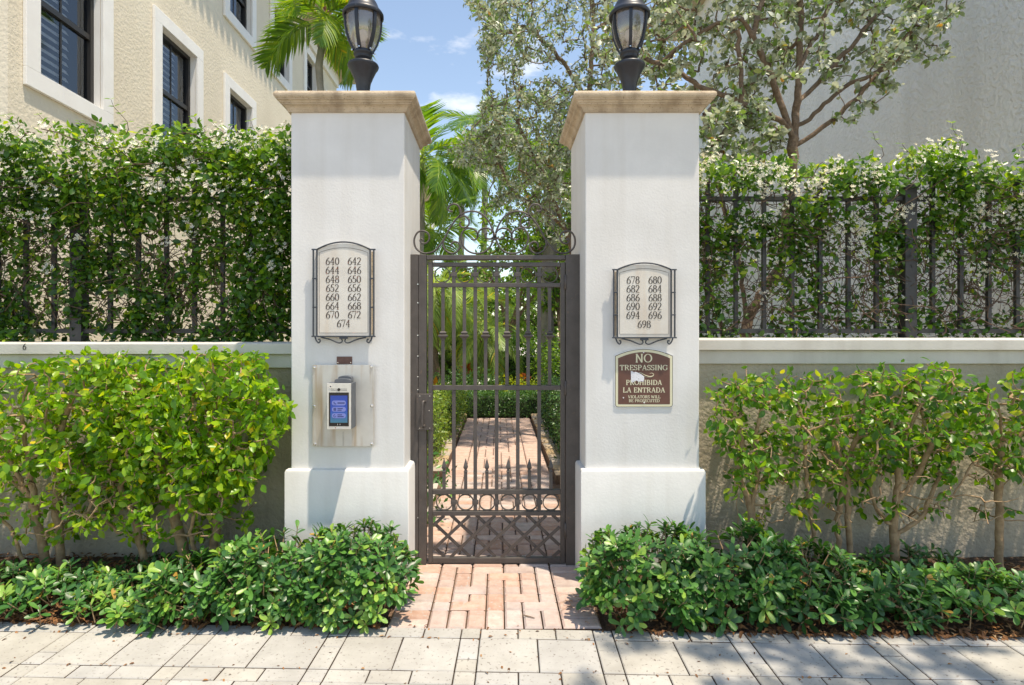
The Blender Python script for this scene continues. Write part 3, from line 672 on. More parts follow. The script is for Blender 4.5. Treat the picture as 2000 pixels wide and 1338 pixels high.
MB().prism([(fx(a), fz(b)) for a, b in reversed(sp_)], yT-.0012, yT+.0004).build('torn_sticker', M['sticker'], sg)
for x, y, r in ((1256.3,688.5,.004),(1257.5,786,.0045),(1217,776.5,.004)): MB().tube([(fx(x),yT-.003,fz(y)),(fx(x),yT+.001,fz(y))], r, 10).build('screw', M['signwhite'], sg)

# ================================================================== steel plate, brown tag, intercom
sp = thing('steel_plate', (fx(672), DF, fz(871)), 'stained steel mounting plate behind the intercom', 'plate')
DP = DF - .022
MB().box(fx(612.5), fx(732.5), DP, DP+.004, fz(870.5), fz(712.5)).build('plate', M['steel'], sp, bevel=.001)
MB().box(fx(616), fx(729), DP+.004, DF-.001, fz(866), fz(717)).build('spacer', M['casing'], sp)
MB().box(fx(671.8), fx(672.3), DP-.0008, DP+.001, fz(870), fz(842)).build('seam', M['ink2'], sp)
for x, y in ((617,717.5),(616,793),(617.5,866.5),(727.5,716),(728,792),(727.5,866)): MB().tube([(fx(x),DP-.007,fz(y)),(fx(x),DP-.003,fz(y)),(fx(x),DP-.002,fz(y)),(fx(x),DP+.001,fz(y))], [.0045,.0065,.009,.009], 10).build('bolt', M['chrome'], sp)
bt = thing('metal_tag', (fx(673), DF, fz(711)), 'small blank brown metal tag above the steel plate', 'tag')
MB().box(fx(658), fx(688), DF-.005, DF+.002, fz(711), fz(696.5)).build('tag', M['browntag'], bt, bevel=.001)
for x in (660.5, 685.5): MB().tube([(fx(x),DF-.0075,fz(708)),(fx(x),DF-.0045,fz(708))], .003, 8).build('screw', M['chrome'], bt)

DI = 3.44
def ix(px): return X(px, DI)
def iz(py): return Z(py, DI)
ic = thing('intercom', (ix(662), DI, iz(839)), 'grey touchscreen intercom with blue screen on steel plate', 'intercom')
MB().box(ix(637.5), ix(686.5), DI+.006, DP-.001, iz(838.5), iz(748.5)).build('housing', M['casing'], ic, bevel=.003)
fc = MB().box(ix(638.5), ix(685.5), DI-.001, DI+.006, iz(838.5), iz(748.8)).build('face', M['silverface'], ic, bevel=.0015)
MB().box(ix(642.5), ix(681.5), DI-.0022, DI, iz(832.5), iz(766.5)).build('bezel', M['black'], fc)
scn = MB().box(ix(645.5), ix(678.8), DI-.0030, DI-.0015, iz(825.5), iz(772.5)).build('screen', M['screen'], ic)
def rrect(xa, xb, ya, yb, rr=2.6):
    pts = []
    for cx_, cy_, a0 in ((xb-rr, yb-rr, 0),(xa+rr, yb-rr, 90),(xa+rr, ya+rr, 180),(xb-rr, ya+rr, 270)):
        for a in (0,30,60,90): pts.append((cx_+rr*math.cos(R(a0+a)), cy_+rr*math.sin(R(a0+a))))
    return [(ix(a), iz(b)) for a, b in pts]
for i, (ya, yb) in enumerate(((782.2,791.8),(794.6,804),(807,816.6))):
    bt_ = MB().prism(rrect(648.6, 675.7, ya, yb, 4), DI-.0036, DI-.0028).build('button', M['button'], scn)
    c = (ya+yb)/2
    if i == 0:
        MB().tube([(ix(652.3),DI-.0040,iz(c-2)),(ix(653.6),DI-.0040,iz(c+.6)),(ix(656.8),DI-.0040,iz(c+2.2))], [.0025,.0016,.0027], 6).build('icon', M['icon'], bt_)
        MB().box(ix(659.5), ix(673.5), DI-.0042, DI-.0034, iz(c+1.1), iz(c-1.1)).build('caption', M['icon'], bt_)
    else:
        for k in range(3):
            if i == 1: MB().box(ix(652+k*1.8), ix(653.2+k*1.8), DI-.0042, DI-.0034, iz(c+3), iz(c-3)).build('icon', M['icon'], bt_)
        if i == 2: MB().tube([(ix(654.2+2.4*math.cos(t)), DI-.0040, iz(c+2.4*math.sin(t))) for t in np.linspace(0, 5.2, 12)], .0012, 5).build('icon', M['icon'], bt_)
        for dz, w in ((-1.7, 10.5 if i == 1 else 9), (1.7, 8 if i == 1 else 12)):
            MB().box(ix(659.5), ix(659.5+w), DI-.0042, DI-.0034, iz(c+dz+.8), iz(c+dz-.8)).build('caption', M['icon'], bt_)
MB().tube([(ix(662),DI-.004,iz(761)),(ix(662),DI,iz(761))], .0092, 18).build('camera_lens', M['black'], fc)
MB().tube([(ix(645.8),DI-.004,iz(755)),(ix(645.8),DI,iz(755))], .0098, 16).build('key_lock', M['chrome'], fc)
MB().tube([(ix(645.8),DI-.005,iz(755)),(ix(645.8),DI,iz(755))], .005, 12).build('keyhole', M['casing'], fc)
for k in range(6):
    for r in (759.8, 762.6):
        for bx_ in (647.2, 666.2):
            x = ix(bx_ + k*2.1); MB().box(x-.0018, x+.0018, DI-.0016, DI, iz(r+.55), iz(r-.55)).build('speaker_slot', M['black'], fc)
MB().box(ix(654.5), ix(655.9), DI-.0016, DI, iz(836.6), iz(834.6)).build('maker_mark', plain('mark_red', (.4,.05,.05), .5), fc)
for k in range(6): MB().box(ix(657.2+k*2), ix(658.5+k*2), DI-.0016, DI, iz(836.3), iz(834.9)).build('maker_mark', M['louver'], fc)
for k in (-1,1): MB().box(ix(662+k*2.3)-.0008, ix(662+k*2.3)+.0008, DI-.0030, DI-.0020, iz(830.4), iz(827.6)).build('reader_mark', M['signwhite'], fc)
vs_ = []
for j, (xa_, xb_, yt, dd) in enumerate(((652, 683, 736, DI+.012), (655, 681.5, 731.3, DI+.055))):
    n = 10; cx_ = (xa_+xb_)/2
    poly = [(ix(xa_), iz(748.4)), (ix(xb_), iz(748.4))] + [(ix(cx_+(xb_-xa_)/2*math.cos(t)), iz((744 if j == 0 else 741) + ((yt+4)-(744 if j == 0 else 741))*math.sin(t)**.6)) for t in np.linspace(0.0, math.pi, n)]
    MB().prism(poly, dd, DP-.001 if j else DI+.05).build('visor', M['casing'], ic, bevel=.002)

# black figure on the wall cap
lettering('6', X(48,3.795), Z(677,3.795), 3.7935, .040, .16, .10, M['black'], wl_, 'number')

# ================================================================== houses
def house(name, label, xw, face, y0, y1, ztop, wins, xback, over, mat, mtrim):
    """side wall in the plane x = xw facing +x (face=1) or -x (face=-1), with real openings"""
    h = thing(name, (xw, y0, 0), label, 'house', 'houses beside the gate')
    ys = sorted({y0, y1, *[w[0] for w in wins], *[w[1] for w in wins]}); zs = sorted({-.05, ztop, *[w[2] for w in wins], *[w[3] for w in wins]})
    mb = MB()
    for i in range(len(ys)-1):
        for j in range(len(zs)-1):
            yc, zc = (ys[i]+ys[i+1])/2, (zs[j]+zs[j+1])/2
            if any(w[0] < yc < w[1] and w[2] < zc < w[3] for w in wins): continue
            q = [(xw,ys[i],zs[j]),(xw,ys[i+1],zs[j]),(xw,ys[i+1],zs[j+1]),(xw,ys[i],zs[j+1])]
            mb.add(q if face > 0 else q[::-1], [(0,1,2,3)])
    mb.build('wall', mat, h)
    fb = MB(); fb.add([(xw,y0,-.05),(xback,y0,-.05),(xback,y0,ztop),(xw,y0,ztop)], [(0,1,2,3)]); fb.add([(xw,y1,-.05),(xback,y1,-.05),(xback,y1,ztop),(xw,y1,ztop)], [(0,1,2,3)])
    fb.add([(xback,y0,-.05),(xback,y1,-.05),(xback,y1,ztop),(xback,y0,ztop)], [(0,1,2,3)])
    fb.build('wall', mat, h)
    f = face; rv = .09
    for wn_ in wins:
        a, b, c, d = wn_[:4]; kind = wn_[4] if len(wn_) > 4 else ''
        t = .175; fr = MB()
        w_ = MB()     # projecting plaster surround, four butted boards
        xo = (xw+f*.003, xw+f*.04); lo, hi = min(xo), max(xo)
        for bx in ((a-t, b+t, c-t, c), (a-t, b+t, d, d+t), (a-t, a, c, d), (b, b+t, c, d)): w_.box(lo, hi, bx[0], bx[1], bx[2], bx[3])
        win = w_.build('window', mtrim, h, bevel=.004)
        rr = MB(); xi = xw - f*rv
        for q in ([(xw,a,c),(xi,a,c),(xi,a,d),(xw,a,d)],[(xw,b,c),(xi,b,c),(xi,b,d),(xw,b,d)],[(xw,a,c),(xi,a,c),(xi,b,c),(xw,b,c)],[(xw,a,d),(xi,a,d),(xi,b,d),(xw,b,d)]): rr.add(q, [(0,1,2,3)])
        rr.build('reveal', mtrim, win)
        x0, x1 = sorted((xi-f*.05, xi+f*.02)); w = .052; m_ = (c+d)/2
        for bx in ((a,a+w,c,d),(b-w,b,c,d),(a+w,b-w,c,c+w),(a+w,b-w,d-w,d)): fr.box(x0, x1, *bx)
        fr.build('frame', M['frame'], win)
        x2, x3 = sorted((xi-f*.04, xi+f*.012))
        MB().box(x2, x3, a+w, b-w, m_-.03, m_+.03).build('meeting_rail', M['frame'], win)
        for z0_, z1_ in ((c+w, m_-.03), (m_+.03, d-w)):
            yc = (a+b)/2; x4, x5 = sorted((xi-f*.028, xi-f*.012))
            MB().box(x4, x5, yc-.011, yc+.011, z0_, z1_).build('muntin', M['frame'], win)
            xp = xi - f*.02
            pm = MB(); pm.add([(xp,a+w,z0_),(xp,b-w,z0_),(xp,b-w,z1_),(xp,a+w,z1_)], [(0,1,2,3)]); pm.build('pane', M['pane'], win)
        if kind == 'louver':
            zz = c + .1
            while zz < d - .08:
                xl = xi - f*.052; yb_ = a + (b-a)*.66
                q = MB(); q.add([(xl-.016,a+w,zz+.026),(xl-.016,yb_,zz+.026),(xl+.012,yb_,zz-.026),(xl+.012,a+w,zz-.026)], [(0,1,2,3)]); q.build('louver', M['louver'], win); zz += .085
        ib = MB(); xb_ = xi - f*.45; ib.box(min(xb_,xi-f*.051), max(xb_,xi-f*.051), a-.05, b+.05, c-.05, d+.05); ib.f = [q for q in ib.f]  # dark room box open to the window
        keep = []
        for q in ib.f:
            xs = [ib.v[i][0] for i in q]
            if all(abs(v - (xi-f*.051)) < 1e-6 for v in xs): continue
            keep.append(q)
        ib.f = keep; ib.build('dark_room', M['dark'], win)
    # eaves and tiled roof
    xe = xw + f*over; lo, hi = sorted((xe, xback))
    r = MB().box(lo, hi, y0-over, y1+over, ztop, ztop+.05); r.build('soffit', M['soffit'], h)
    r = MB().box(lo-.03, hi+.03, y0-over-.03, y1+over+.03, ztop+.052, ztop+.24); r.build('fascia', M['soffit'], h)
    x_in = xw - f*2.6; rl, rh = sorted((xe+f*.08, xback)); 
    rr = MB(); A = (rl, rh, y0-over-.08, y1+over+.08); cx_ = (rl+rh)/2
    rr.add([(A[0],A[2],ztop+.242),(A[1],A[2],ztop+.242),(A[1],A[3],ztop+.242),(A[0],A[3],ztop+.242),(cx_,A[2]+3,ztop+1.9),(cx_,A[3]-3,ztop+1.9)], [(0,1,4),(1,2,5,4),(2,3,5),(3,0,4,5),(3,2,1,0)])
    rr.build('roof', M['roof'], h)
    for k in range(int((y1-y0+2*over)/.22)):
        yy = y0-over+.05+k*.22; q = MB().tube([(xe+f*.12,yy,ztop+.262),(xe-f*.25,yy,ztop+.40)], .07, 8); q.build('roof_tile', M['roof'], h)
    # plaster band under the eaves
    s0, s1 = sorted((xw+f*.002, xw+f*.06)); MB().box(s0, s1, y0, y1, ztop-.32, ztop-.002).build('frieze', mtrim, h)
    return h
WL = [(5.69,6.59,4.05,5.62,'louver'),(7.75,8.65,4.05,5.62,'louver'),(9.70,10.58,4.05,5.62),(9.70,10.58,6.90,8.0),(11.63,12.45,6.86,8.1),(13.6,14.3,6.86,8.1),(15.3,15.9,6.86,7.7)]
house('stucco_house', 'tan stucco house with white window surrounds rising behind the left hedge', -4.5, 1, 5.35, 16.2, 8.68, WL, -13, .5, M['house'], M['trim'])
house('stucco_house', 'pale windowless stucco house wall behind the right hedge and silvery tree', 4.5, -1, 4.7, 13.8, 8.7, [], 13, .5, M['house_r'], M['trim'])
house('stucco_house', 'distant pale house with tiled eaves seen above the gate', -4.4, 1, 22, 40, 9.3, [(26,27.2,6.4,8.2),(30,31.2,6.4,8.2),(34,35.4,6.4,8.2),(37.2,38.6,6.4,8.2),(34,35.4,1.2,3.4),(30,31.2,1.2,3.4)], -14, .6, M['house_r'], M['trim'])

# ================================================================== leaf and branch tools
def unit(a): return a / np.maximum(np.linalg.norm(a, axis=-1, keepdims=True), 1e-9)
T_SMALL = (np.array([(0,0,0),(-.23,.45,.05),(0,1,-.06),(.23,.45,.05),(0,.48,-.03)], float), np.array([(0,4,1),(0,3,4),(1,4,2),(4,3,2)]))
T_OVAL = (np.array([(0,0,0),(-.27,.32,.04),(-.25,.66,.03),(0,1,-.12),(.25,.66,.03),(.27,.32,.04),(0,.34,-.03),(0,.68,-.05)], float),
          np.array([(0,6,1),(0,5,6),(1,6,7),(1,7,2),(6,5,4),(6,4,7),(2,7,3),(7,4,3)]))
def obov():
    t = [0,.22,.5,.76,.93,1.0]; w = [.04,.10,.165,.185,.11,0]; vs = []; fs = []
    for i, (a, b) in enumerate(zip(t, w)):
        z = -.16*a*a; y = a
        if i < 5: vs += [(-b,y,z+.16*b),(0,y,z-.012),(b,y,z+.16*b)]
        else: vs.append((0,y,z))
    for i in range(4):
        a = i*3; fs += [(a,a+1,a+4),(a,a+4,a+3),(a+1,a+2,a+5),(a+1,a+5,a+4)]
    fs += [(12,13,15),(13,14,15)]
    return np.array(vs, float), np.array(fs)
T_OBOV = obov()
def curlleaf():
    vs = []; fs = []; t = [0,.3,.6,.85,1]; w = [.03,.2,.19,.1,0]
    for i, (a, b) in enumerate(zip(t, w)):
        z = -.35*a*a
        vs += [(-b,a,z+.5*b),(0,a,z),(b,a,z+.5*b)]
    for i in range(4):
        a = i*3; fs += [(a,a+1,a+4),(a,a+4,a+3),(a+1,a+2,a+5),(a+1,a+5,a+4)]
    return np.array(vs, float), np.array(fs)
T_CURL = curlleaf()
def frames(A, N):
    A = unit(A); Xa = np.cross(A, N); bad = np.linalg.norm(Xa, axis=1) < 1e-4; Xa[bad] = np.cross(A[bad], [.3,.9,.2]); Xa = unit(Xa); N2 = np.cross(Xa, A)
    return Xa, A, N2
def leaf_arrays(P, A, N, S, T, tmpl):
    tv, tf = tmpl; Xa, Aa, Na = frames(A, N); n = len(P); k = len(tv)
    V = P[:,None,:] + S[:,None,None]*(tv[None,:,0,None]*Xa[:,None,:] + tv[None,:,1,None]*Aa[:,None,:] + tv[None,:,2,None]*Na[:,None,:])
    Fc = tf[None] + (np.arange(n)*k)[:,None,None]
    return V.reshape(-1,3), Fc.reshape(-1,3), np.repeat(T, k)
_lm = {}
def leaf_parts(parent, P, A, N, S, T, tmpl, m, nmax, name='leaf', smooth=True):
    """the nmax nearest leaves become pieces of their own (shared meshes); the others one joined part"""
    n = len(P); near_ = np.argsort(np.linalg.norm(P - np.array([0,0,EYE]), axis=1) + rng.uniform(0,.25,n)); a, b = near_[:nmax], near_[nmax:]
    Xa, Aa, Na = frames(A[a], N[a])
    for i, j in enumerate(a):
        bin_ = min(9, int(T[j]*10)) if T[j] < .992 else 9.5; key = (id(tmpl[0]), m.name, bin_)
        if key not in _lm:
            me = bpy.data.meshes.new(name); me.from_pydata([tuple(v) for v in tmpl[0]], [], [tuple(int(q) for q in f_) for f_ in tmpl[1]])
            at_ = me.attributes.new('tint','FLOAT','POINT'); at_.data.foreach_set('value', [min(1, bin_/10+.05)]*len(tmpl[0])); me.materials.append(m)
            me.polygons.foreach_set('use_smooth', [True]*len(me.polygons)); _lm[key] = me
        s = S[j]; p = P[j]
        Mx = Matrix(((Xa[i,0]*s,Aa[i,0]*s,Na[i,0]*s,p[0]),(Xa[i,1]*s,Aa[i,1]*s,Na[i,1]*s,p[1]),(Xa[i,2]*s,Aa[i,2]*s,Na[i,2]*s,p[2]),(0,0,0,1)))
        link(name, _lm[key], parent, Mx)
    if len(b):
        V, Fc, tt = leaf_arrays(P[b], A[b], N[b], S[b], T[b], tmpl); np_mesh('foliage', V, Fc, m, parent, tt, smooth, 'stuff')
def leaf_mass(name, parent, P, A, N, S, T, tmpl, m, smooth=True):
    V, Fc, tt = leaf_arrays(P, A, N, S, T, tmpl); return np_mesh(name, V, Fc, m, parent, tt, smooth, 'stuff')

def grow(roots, tips, step=.06, sag=.0, wob=.012, seed=0, tip_r=.0022, power=.45, bias=0.0):
    """join scattered tips to given limbs, each to the nearest wood already there; returns nodes, parents, radii, tip rows"""
    rg = np.random.RandomState(seed); cap_ = 60000; Nn = np.zeros((cap_,3)); par = -np.ones(cap_, int); n = 0; base = []
    for rt in roots:
        pts = [np.array(p, float) for p in rt]; prev = -1
        if n:
            dd = np.linalg.norm(Nn[:n]-pts[0], axis=1); j = int(dd.argmin())
            if dd[j] < step*1.6: prev = j
        for i in range(len(pts)-1):
            L = np.linalg.norm(pts[i+1]-pts[i]); k = max(1, int(round(L/step)))
            for q in range(k+1 if i == len(pts)-2 else k):
                if prev >= 0 and i == 0 and q == 0 and np.linalg.norm(Nn[prev]-pts[0]) < step*1.6 and n and par[prev] >= -1 and prev != n-1: continue
                w_ = rg.normal(0, wob*.5, 3) if 0 < q < k else 0
                Nn[n] = pts[i] + (pts[i+1]-pts[i])*q/k + w_; par[n] = prev; prev = n; n += 1
    nb = n; grow.nb = nb
    tips = np.array(tips, float); d0 = np.array([np.linalg.norm(Nn[:nb]-t, axis=1).min() for t in tips]); order = np.argsort(d0); tipidx = []; grow.tid = []
    for ti in order:
        t = tips[ti]; D = np.linalg.norm(Nn[:n]-t, axis=1) + bias*np.maximum(0, Nn[:n,2]-t[2]); j = int(D.argmin()); a = Nn[j]; L = np.linalg.norm(t-a)
        if L < 1e-4: continue
        k = max(2, int(round(L/step))); prev = j; row = []
        c1 = rg.normal(0, .12*L, 3)
        for q in range(1, k+1):
            u = q/k; p = a + (t-a)*u + c1*math.sin(math.pi*u)*.8 + rg.normal(0, wob, 3)*(q < k); p[2] -= sag*L*u*u
            if n >= cap_: break
            Nn[n] = p; par[n] = prev; prev = n; row.append(n); n += 1
        tipidx.append(row); grow.tid.append(int(ti))
    Nn, par = Nn[:n], par[:n]; cnt = np.zeros(n)
    for row in tipidx:
        if row: cnt[row[-1]] += 1
    for i in range(n-1, -1, -1):
        cnt[i] = max(cnt[i], .6)
        if par[i] >= 0: cnt[par[i]] += cnt[i] if cnt[i] >= 1 else 0
    return Nn, par, tip_r*np.power(np.maximum(cnt, .7), power), tipidx
def wood(name, Nn, par, rad, m, parent, sides=6, rmin=0, rmax=9, kind=None, scale_root=None):
    n = len(Nn); d = np.zeros((n,3)); has = par >= 0; d[has] = Nn[has]-Nn[par[has]]
    for i in np.where(~has)[0]:
        ch = np.where(par == i)[0]; d[i] = Nn[ch[0]]-Nn[i] if len(ch) else (0,0,1)
    d = unit(d); idx = np.where(has & (rad >= rmin) & (rad < rmax))[0]
    if not len(idx): return None
    def ring(pi, r, dirs):
        ref = np.tile(np.array([.31,.9,.12]), (len(pi),1)); xa = unit(np.cross(dirs, ref)); ya = np.cross(xa, dirs); t = np.arange(sides)*2*np.pi/sides
        return Nn[pi][:,None,:] + r[:,None,None]*(np.cos(t)[None,:,None]*xa[:,None,:] + np.sin(t)[None,:,None]*ya[:,None,:])
    pa = par[idx]; ra = np.minimum(rad[pa], rad[idx]*1.6)
    root_like = par[pa] < 0
    da = np.where(((d[pa]*d[idx]).sum(1) > .5)[:,None], d[pa], d[idx])
    ra = np.where(((d[pa]*d[idx]).sum(1) > .5), ra, rad[idx]*1.15)
    V = np.concatenate([ring(pa, ra, da), ring(idx, rad[idx], d[idx])], 1).reshape(-1,3)
    k = np.arange(sides); q = np.stack([k, (k+1)%sides, (k+1)%sides+sides, k+sides], 1); Fc = (q[None] + (np.arange(len(idx))*2*sides)[:,None,None]).reshape(-1,4)
    return np_mesh(name, V, Fc, m, parent, None, True, kind)
def twig_leaves(Nn, rows, per, size, up=.5, out=.8, spread=.0, lastn=5, seed=0, droop=0.0, tint=(0,1), tpow=1.0, nb=(0,-.25,1)):
    rg = np.random.RandomState(seed); P = []; A = []; N = []
    for row in rows:
        r = row[-lastn:]
        if len(r) < 2: continue
        pts = Nn[r]; ax = unit(pts[-1]-pts[0])
        for i in range(per):
            u = rg.uniform(0, len(r)-1); k = int(min(u, len(r)-2)); p = pts[k] + (pts[k+1]-pts[k])*(u-k)
            dr = rg.normal(0,1,3); dr = dr/np.linalg.norm(dr)
            a = ax*.6 + dr*out + np.array([0,0,-droop]); P.append(p + rg.normal(0,spread,3)); A.append(a); N.append(np.array(nb)*up + rg.normal(0,.45,3))
    P, A, N = np.array(P), np.array(A), np.array(N); n = len(P)
    return P, unit(A), unit(N), size*rg.uniform(.45,1.2,n), tint[0]+(tint[1]-tint[0])*rg.rand(n)**tpow
def in_poly(n, poly, d0, d1, rg):
    """points whose place in the photograph falls in a polygon, spread over a range of depths"""
    poly = np.array(poly, float); lo, hi = poly.min(0), poly.max(0); out = []
    while len(out) < n:
        q = rg.uniform(lo, hi); c = False; j = len(poly)-1
        for i in range(len(poly)):
            if (poly[i,1] > q[1]) != (poly[j,1] > q[1]) and q[0] < (poly[j,0]-poly[i,0])*(q[1]-poly[i,1])/(poly[j,1]-poly[i,1])+poly[i,0]: c = not c
            j = i
        if c: out.append(at(q[0], q[1], rg.uniform(d0, d1)))
    return np.array(out)

# ================================================================== star jasmine on the fences
def noise01(p, s): return .5 + .5*mnoise.noise((p[0]*s, p[1]*s, p[2]*s))
def jasmine(x0, x1, nleaf, nflow, nvine, low, top_fn, front_fn, label, seed, shoots):
    rg = np.random.RandomState(seed); h = thing('jasmine_hedge', ((x0+x1)/2, 4.0, 1.47), label, 'hedge', 'jasmine hedges on the fences')
    P = []; A = []; N = []; T = []
    fl = []
    while len(P) < nleaf:
        x = rg.uniform(x0, x1); zt = top_fn(x); z = rg.uniform(1.46, zt + .02); hh = (z-1.46)/(zt-1.46)
        dens = low + (1-low)*min(1, max(0, (hh-.42)/.22)); nn = noise01((x, 0, z), 3.1)*.65 + noise01((x+9, 3, z), 9)*.35 + (.16 if -1.8 < x < 0 else 0)
        if rg.rand() > dens * min(1, max(.04, (nn-.36)*4.2)) and rg.rand() > .02: continue
        yf = front_fn(x, z, hh); dep = abs(rg.normal(0, .055)) if rg.rand() < (.72 if hh > .5 else .5) else rg.uniform(0, .36)
        y = yf + dep
        if hh > .9: y = rg.uniform(yf, 4.28)
        P.append((x + rg.normal(0,.01), y, z)); v = rg.normal(0,1,3)
        A.append(v*.8 + np.array([0,-.35,-.25])); N.append(np.array([0,-.75,.75]) + rg.normal(0,.45,3))
        depth_ = min(1, dep/.12); T.append(np.clip(rg.beta(2.0,2.6) + .30*(hh-.55) + .5*(noise01((x, 8, z), 2.3)-.5), 0, 1)*.92)  # tint rises upward and by clump, painting sunlit patches into the leaf colour
        if rg.rand() < .045: T[-1] = rg.uniform(.9,1)
    P, A, N, T = map(np.array, (P, A, N, T)); S = .054*rg.uniform(.4,1.2,len(P))
    for sx, sh in shoots:      # loose shoots standing out of the top
        zt = top_fn(sx); base = np.array([sx, front_fn(sx, zt, 1)+.08, zt-.06]); n = max(4, int(sh/.035)); dirv = np.array([rg.uniform(-.3,.3), rg.uniform(-.25,.05), 1.0])
        line = [base + dirv*sh*u + np.array([0.04*math.sin(5*u), 0, 0]) for u in np.linspace(0,1,n)]
        MB().tube(line, [.0028*(1-.6*u) for u in np.linspace(0,1,n)], 5).build('shoot', M['vine'], h)
        for p in line[2:]:
            for s in (-1, 1):
                P = np.vstack([P, p]); A = np.vstack([A, [s*.8+rg.normal(0,.25), rg.uniform(-.5,.3), rg.uniform(.0,.6)]]); N = np.vstack([N, [rg.normal(0,.3), -.5, .9]]); S = np.append(S, .045*rg.uniform(.6,1.1)); T = np.append(T, rg.uniform(.5,.95))
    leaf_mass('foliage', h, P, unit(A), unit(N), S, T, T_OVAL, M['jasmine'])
    # flowers: small five-petalled stars in clusters
    FV = []; FF = []; FT = []; n = 0; cl = 0
    star = []
    for k in range(5):
        t = 2*math.pi*k/5; c, s = math.cos(t), math.sin(t); star.append([(0,0),(c*.55-s*.2, s*.55+c*.2),(c,s),(c*.55+s*.28, s*.55-c*.28)])
    star = np.array(star)
    while cl < nflow:
        x = rg.uniform(x0, x1); zt = top_fn(x); z = 1.5 + (zt+.03-1.5)*(rg.beta(3.2,1.0)); hh = (z-1.46)/(zt-1.46)
        if noise01((x,5,z), 4) < .43: continue
        y = front_fn(x, z, hh) - .01 + (rg.uniform(0,.2) if hh > .93 else 0); cl += 1
        for i in range(rg.randint(4,15)):
            c = np.array([x,y,z]) + rg.normal(0,.028,3)*np.array([1,.6,1]); nrm = unit(np.array([rg.normal(0,.5), -.9, .6+rg.normal(0,.4)])); xa = unit(np.cross(nrm, [.2,.1,1])); ya = np.cross(nrm, xa); r = .0155*rg.uniform(.7,1.15); tt = rg.rand()
            for pt in star:
                FV += [c + r*(q[0]*xa + q[1]*ya) + nrm*(.004*(np.hypot(*q) > .8)) for q in pt]; FF.append((n,n+1,n+2,n+3)); n += 4; FT += [tt]*4
    np_mesh('flowers', np.array(FV), np.array(FF), M['petal'], h, np.array(FT), False, 'stuff')
    # woody tangle
    vb = MB()
    for i in range(nvine):
        p = np.array([rg.uniform(x0+.03, x1-.03), rg.uniform(3.94,4.1), rg.uniform(1.48, 2.5)]); d = unit(np.array([rg.normal(0,.7), rg.normal(0,.12), rg.normal(.25,.7)])); pts = []; turn = rg.normal(0,.35)
        for k in range(rg.randint(6,16)):
            pts.append(p.copy()); ca, sa = math.cos(turn), math.sin(turn); d = unit(np.array([d[0]*ca-d[2]*sa, d[1]*.8+rg.normal(0,.12)-(p[1]-4.0)*.8, d[0]*sa+d[2]*ca])); turn = turn*.8+rg.normal(0,.22); p = p + d*rg.uniform(.03,.055)
            p[0] = min(max(p[0], x0+.01), x1-.01)
            if p[2] < 1.47 or p[2] > top_fn(p[0])-.03: break
        if len(pts) > 3: vb.tube(pts, rg.choice([.0018,.0022,.003,.0045], p=[.4,.35,.2,.05]), 4)
    for i in range(nvine//9):      # stems trailing over the outside of the foliage
        x = rg.uniform(x0+.2, x1-.2); z = rg.uniform(1.7, top_fn(x)-.05); dx, dz = rg.normal(0,1), rg.normal(-.2,.6); q = []
        for k in range(rg.randint(6,14)):
            x += dx*.03; z += dz*.03; dx += rg.normal(0,.25); dz += rg.normal(-.05,.25); x = min(max(x, x0+.02), x1-.02)
            if z < 1.5 or z > top_fn(x): break
            hh = (z-1.46)/(top_fn(x)-1.46); q.append((x, front_fn(x, z, hh)-.012+rg.normal(0,.008), z))
        if len(q) > 3: vb.tube(q, rg.choice([.0018,.0024,.0032]), 4)
    tag(vb.build('vine_stems', M['vine'], h), kind='stuff')
    return h
def topL(x): return 2.875 + .05*mnoise.noise((x*1.7, 0, 3.3)) + .04*mnoise.noise((x*6, 0, 1.3)) - .03*(x+2.2)*.6
def topR(x): return 2.67 + .05*mnoise.noise((x*1.9, 4, 3.3)) + .05*mnoise.noise((x*7, 2, 1.3)) + .055*(x-1.8) 
def frontL(x, z, h): return 3.93 - .16*max(0, min(1, (h-.38)/.3)) + .055*mnoise.noise((x*3, z*3, 2)) + .05*mnoise.noise((x*7, z*7, 5))
def frontR(x, z, h): return 3.96 - .13*max(0, min(1, (h-.62)/.2)) + .055*mnoise.noise((x*3, z*3, 7)) + .05*mnoise.noise((x*7, z*7, 4))
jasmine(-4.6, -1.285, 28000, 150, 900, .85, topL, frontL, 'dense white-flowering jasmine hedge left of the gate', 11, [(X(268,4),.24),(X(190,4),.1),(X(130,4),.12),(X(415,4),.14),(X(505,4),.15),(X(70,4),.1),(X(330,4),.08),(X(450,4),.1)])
jasmine(1.24, 4.6, 14000, 210, 850, .36, topR, frontR, 'thinner white-flowering jasmine hedge right of the gate', 12, [(X(1690,4),.2),(X(1760,4),.12),(X(1850,4),.22),(X(1970,4),.1),(X(1560,4),.1)])

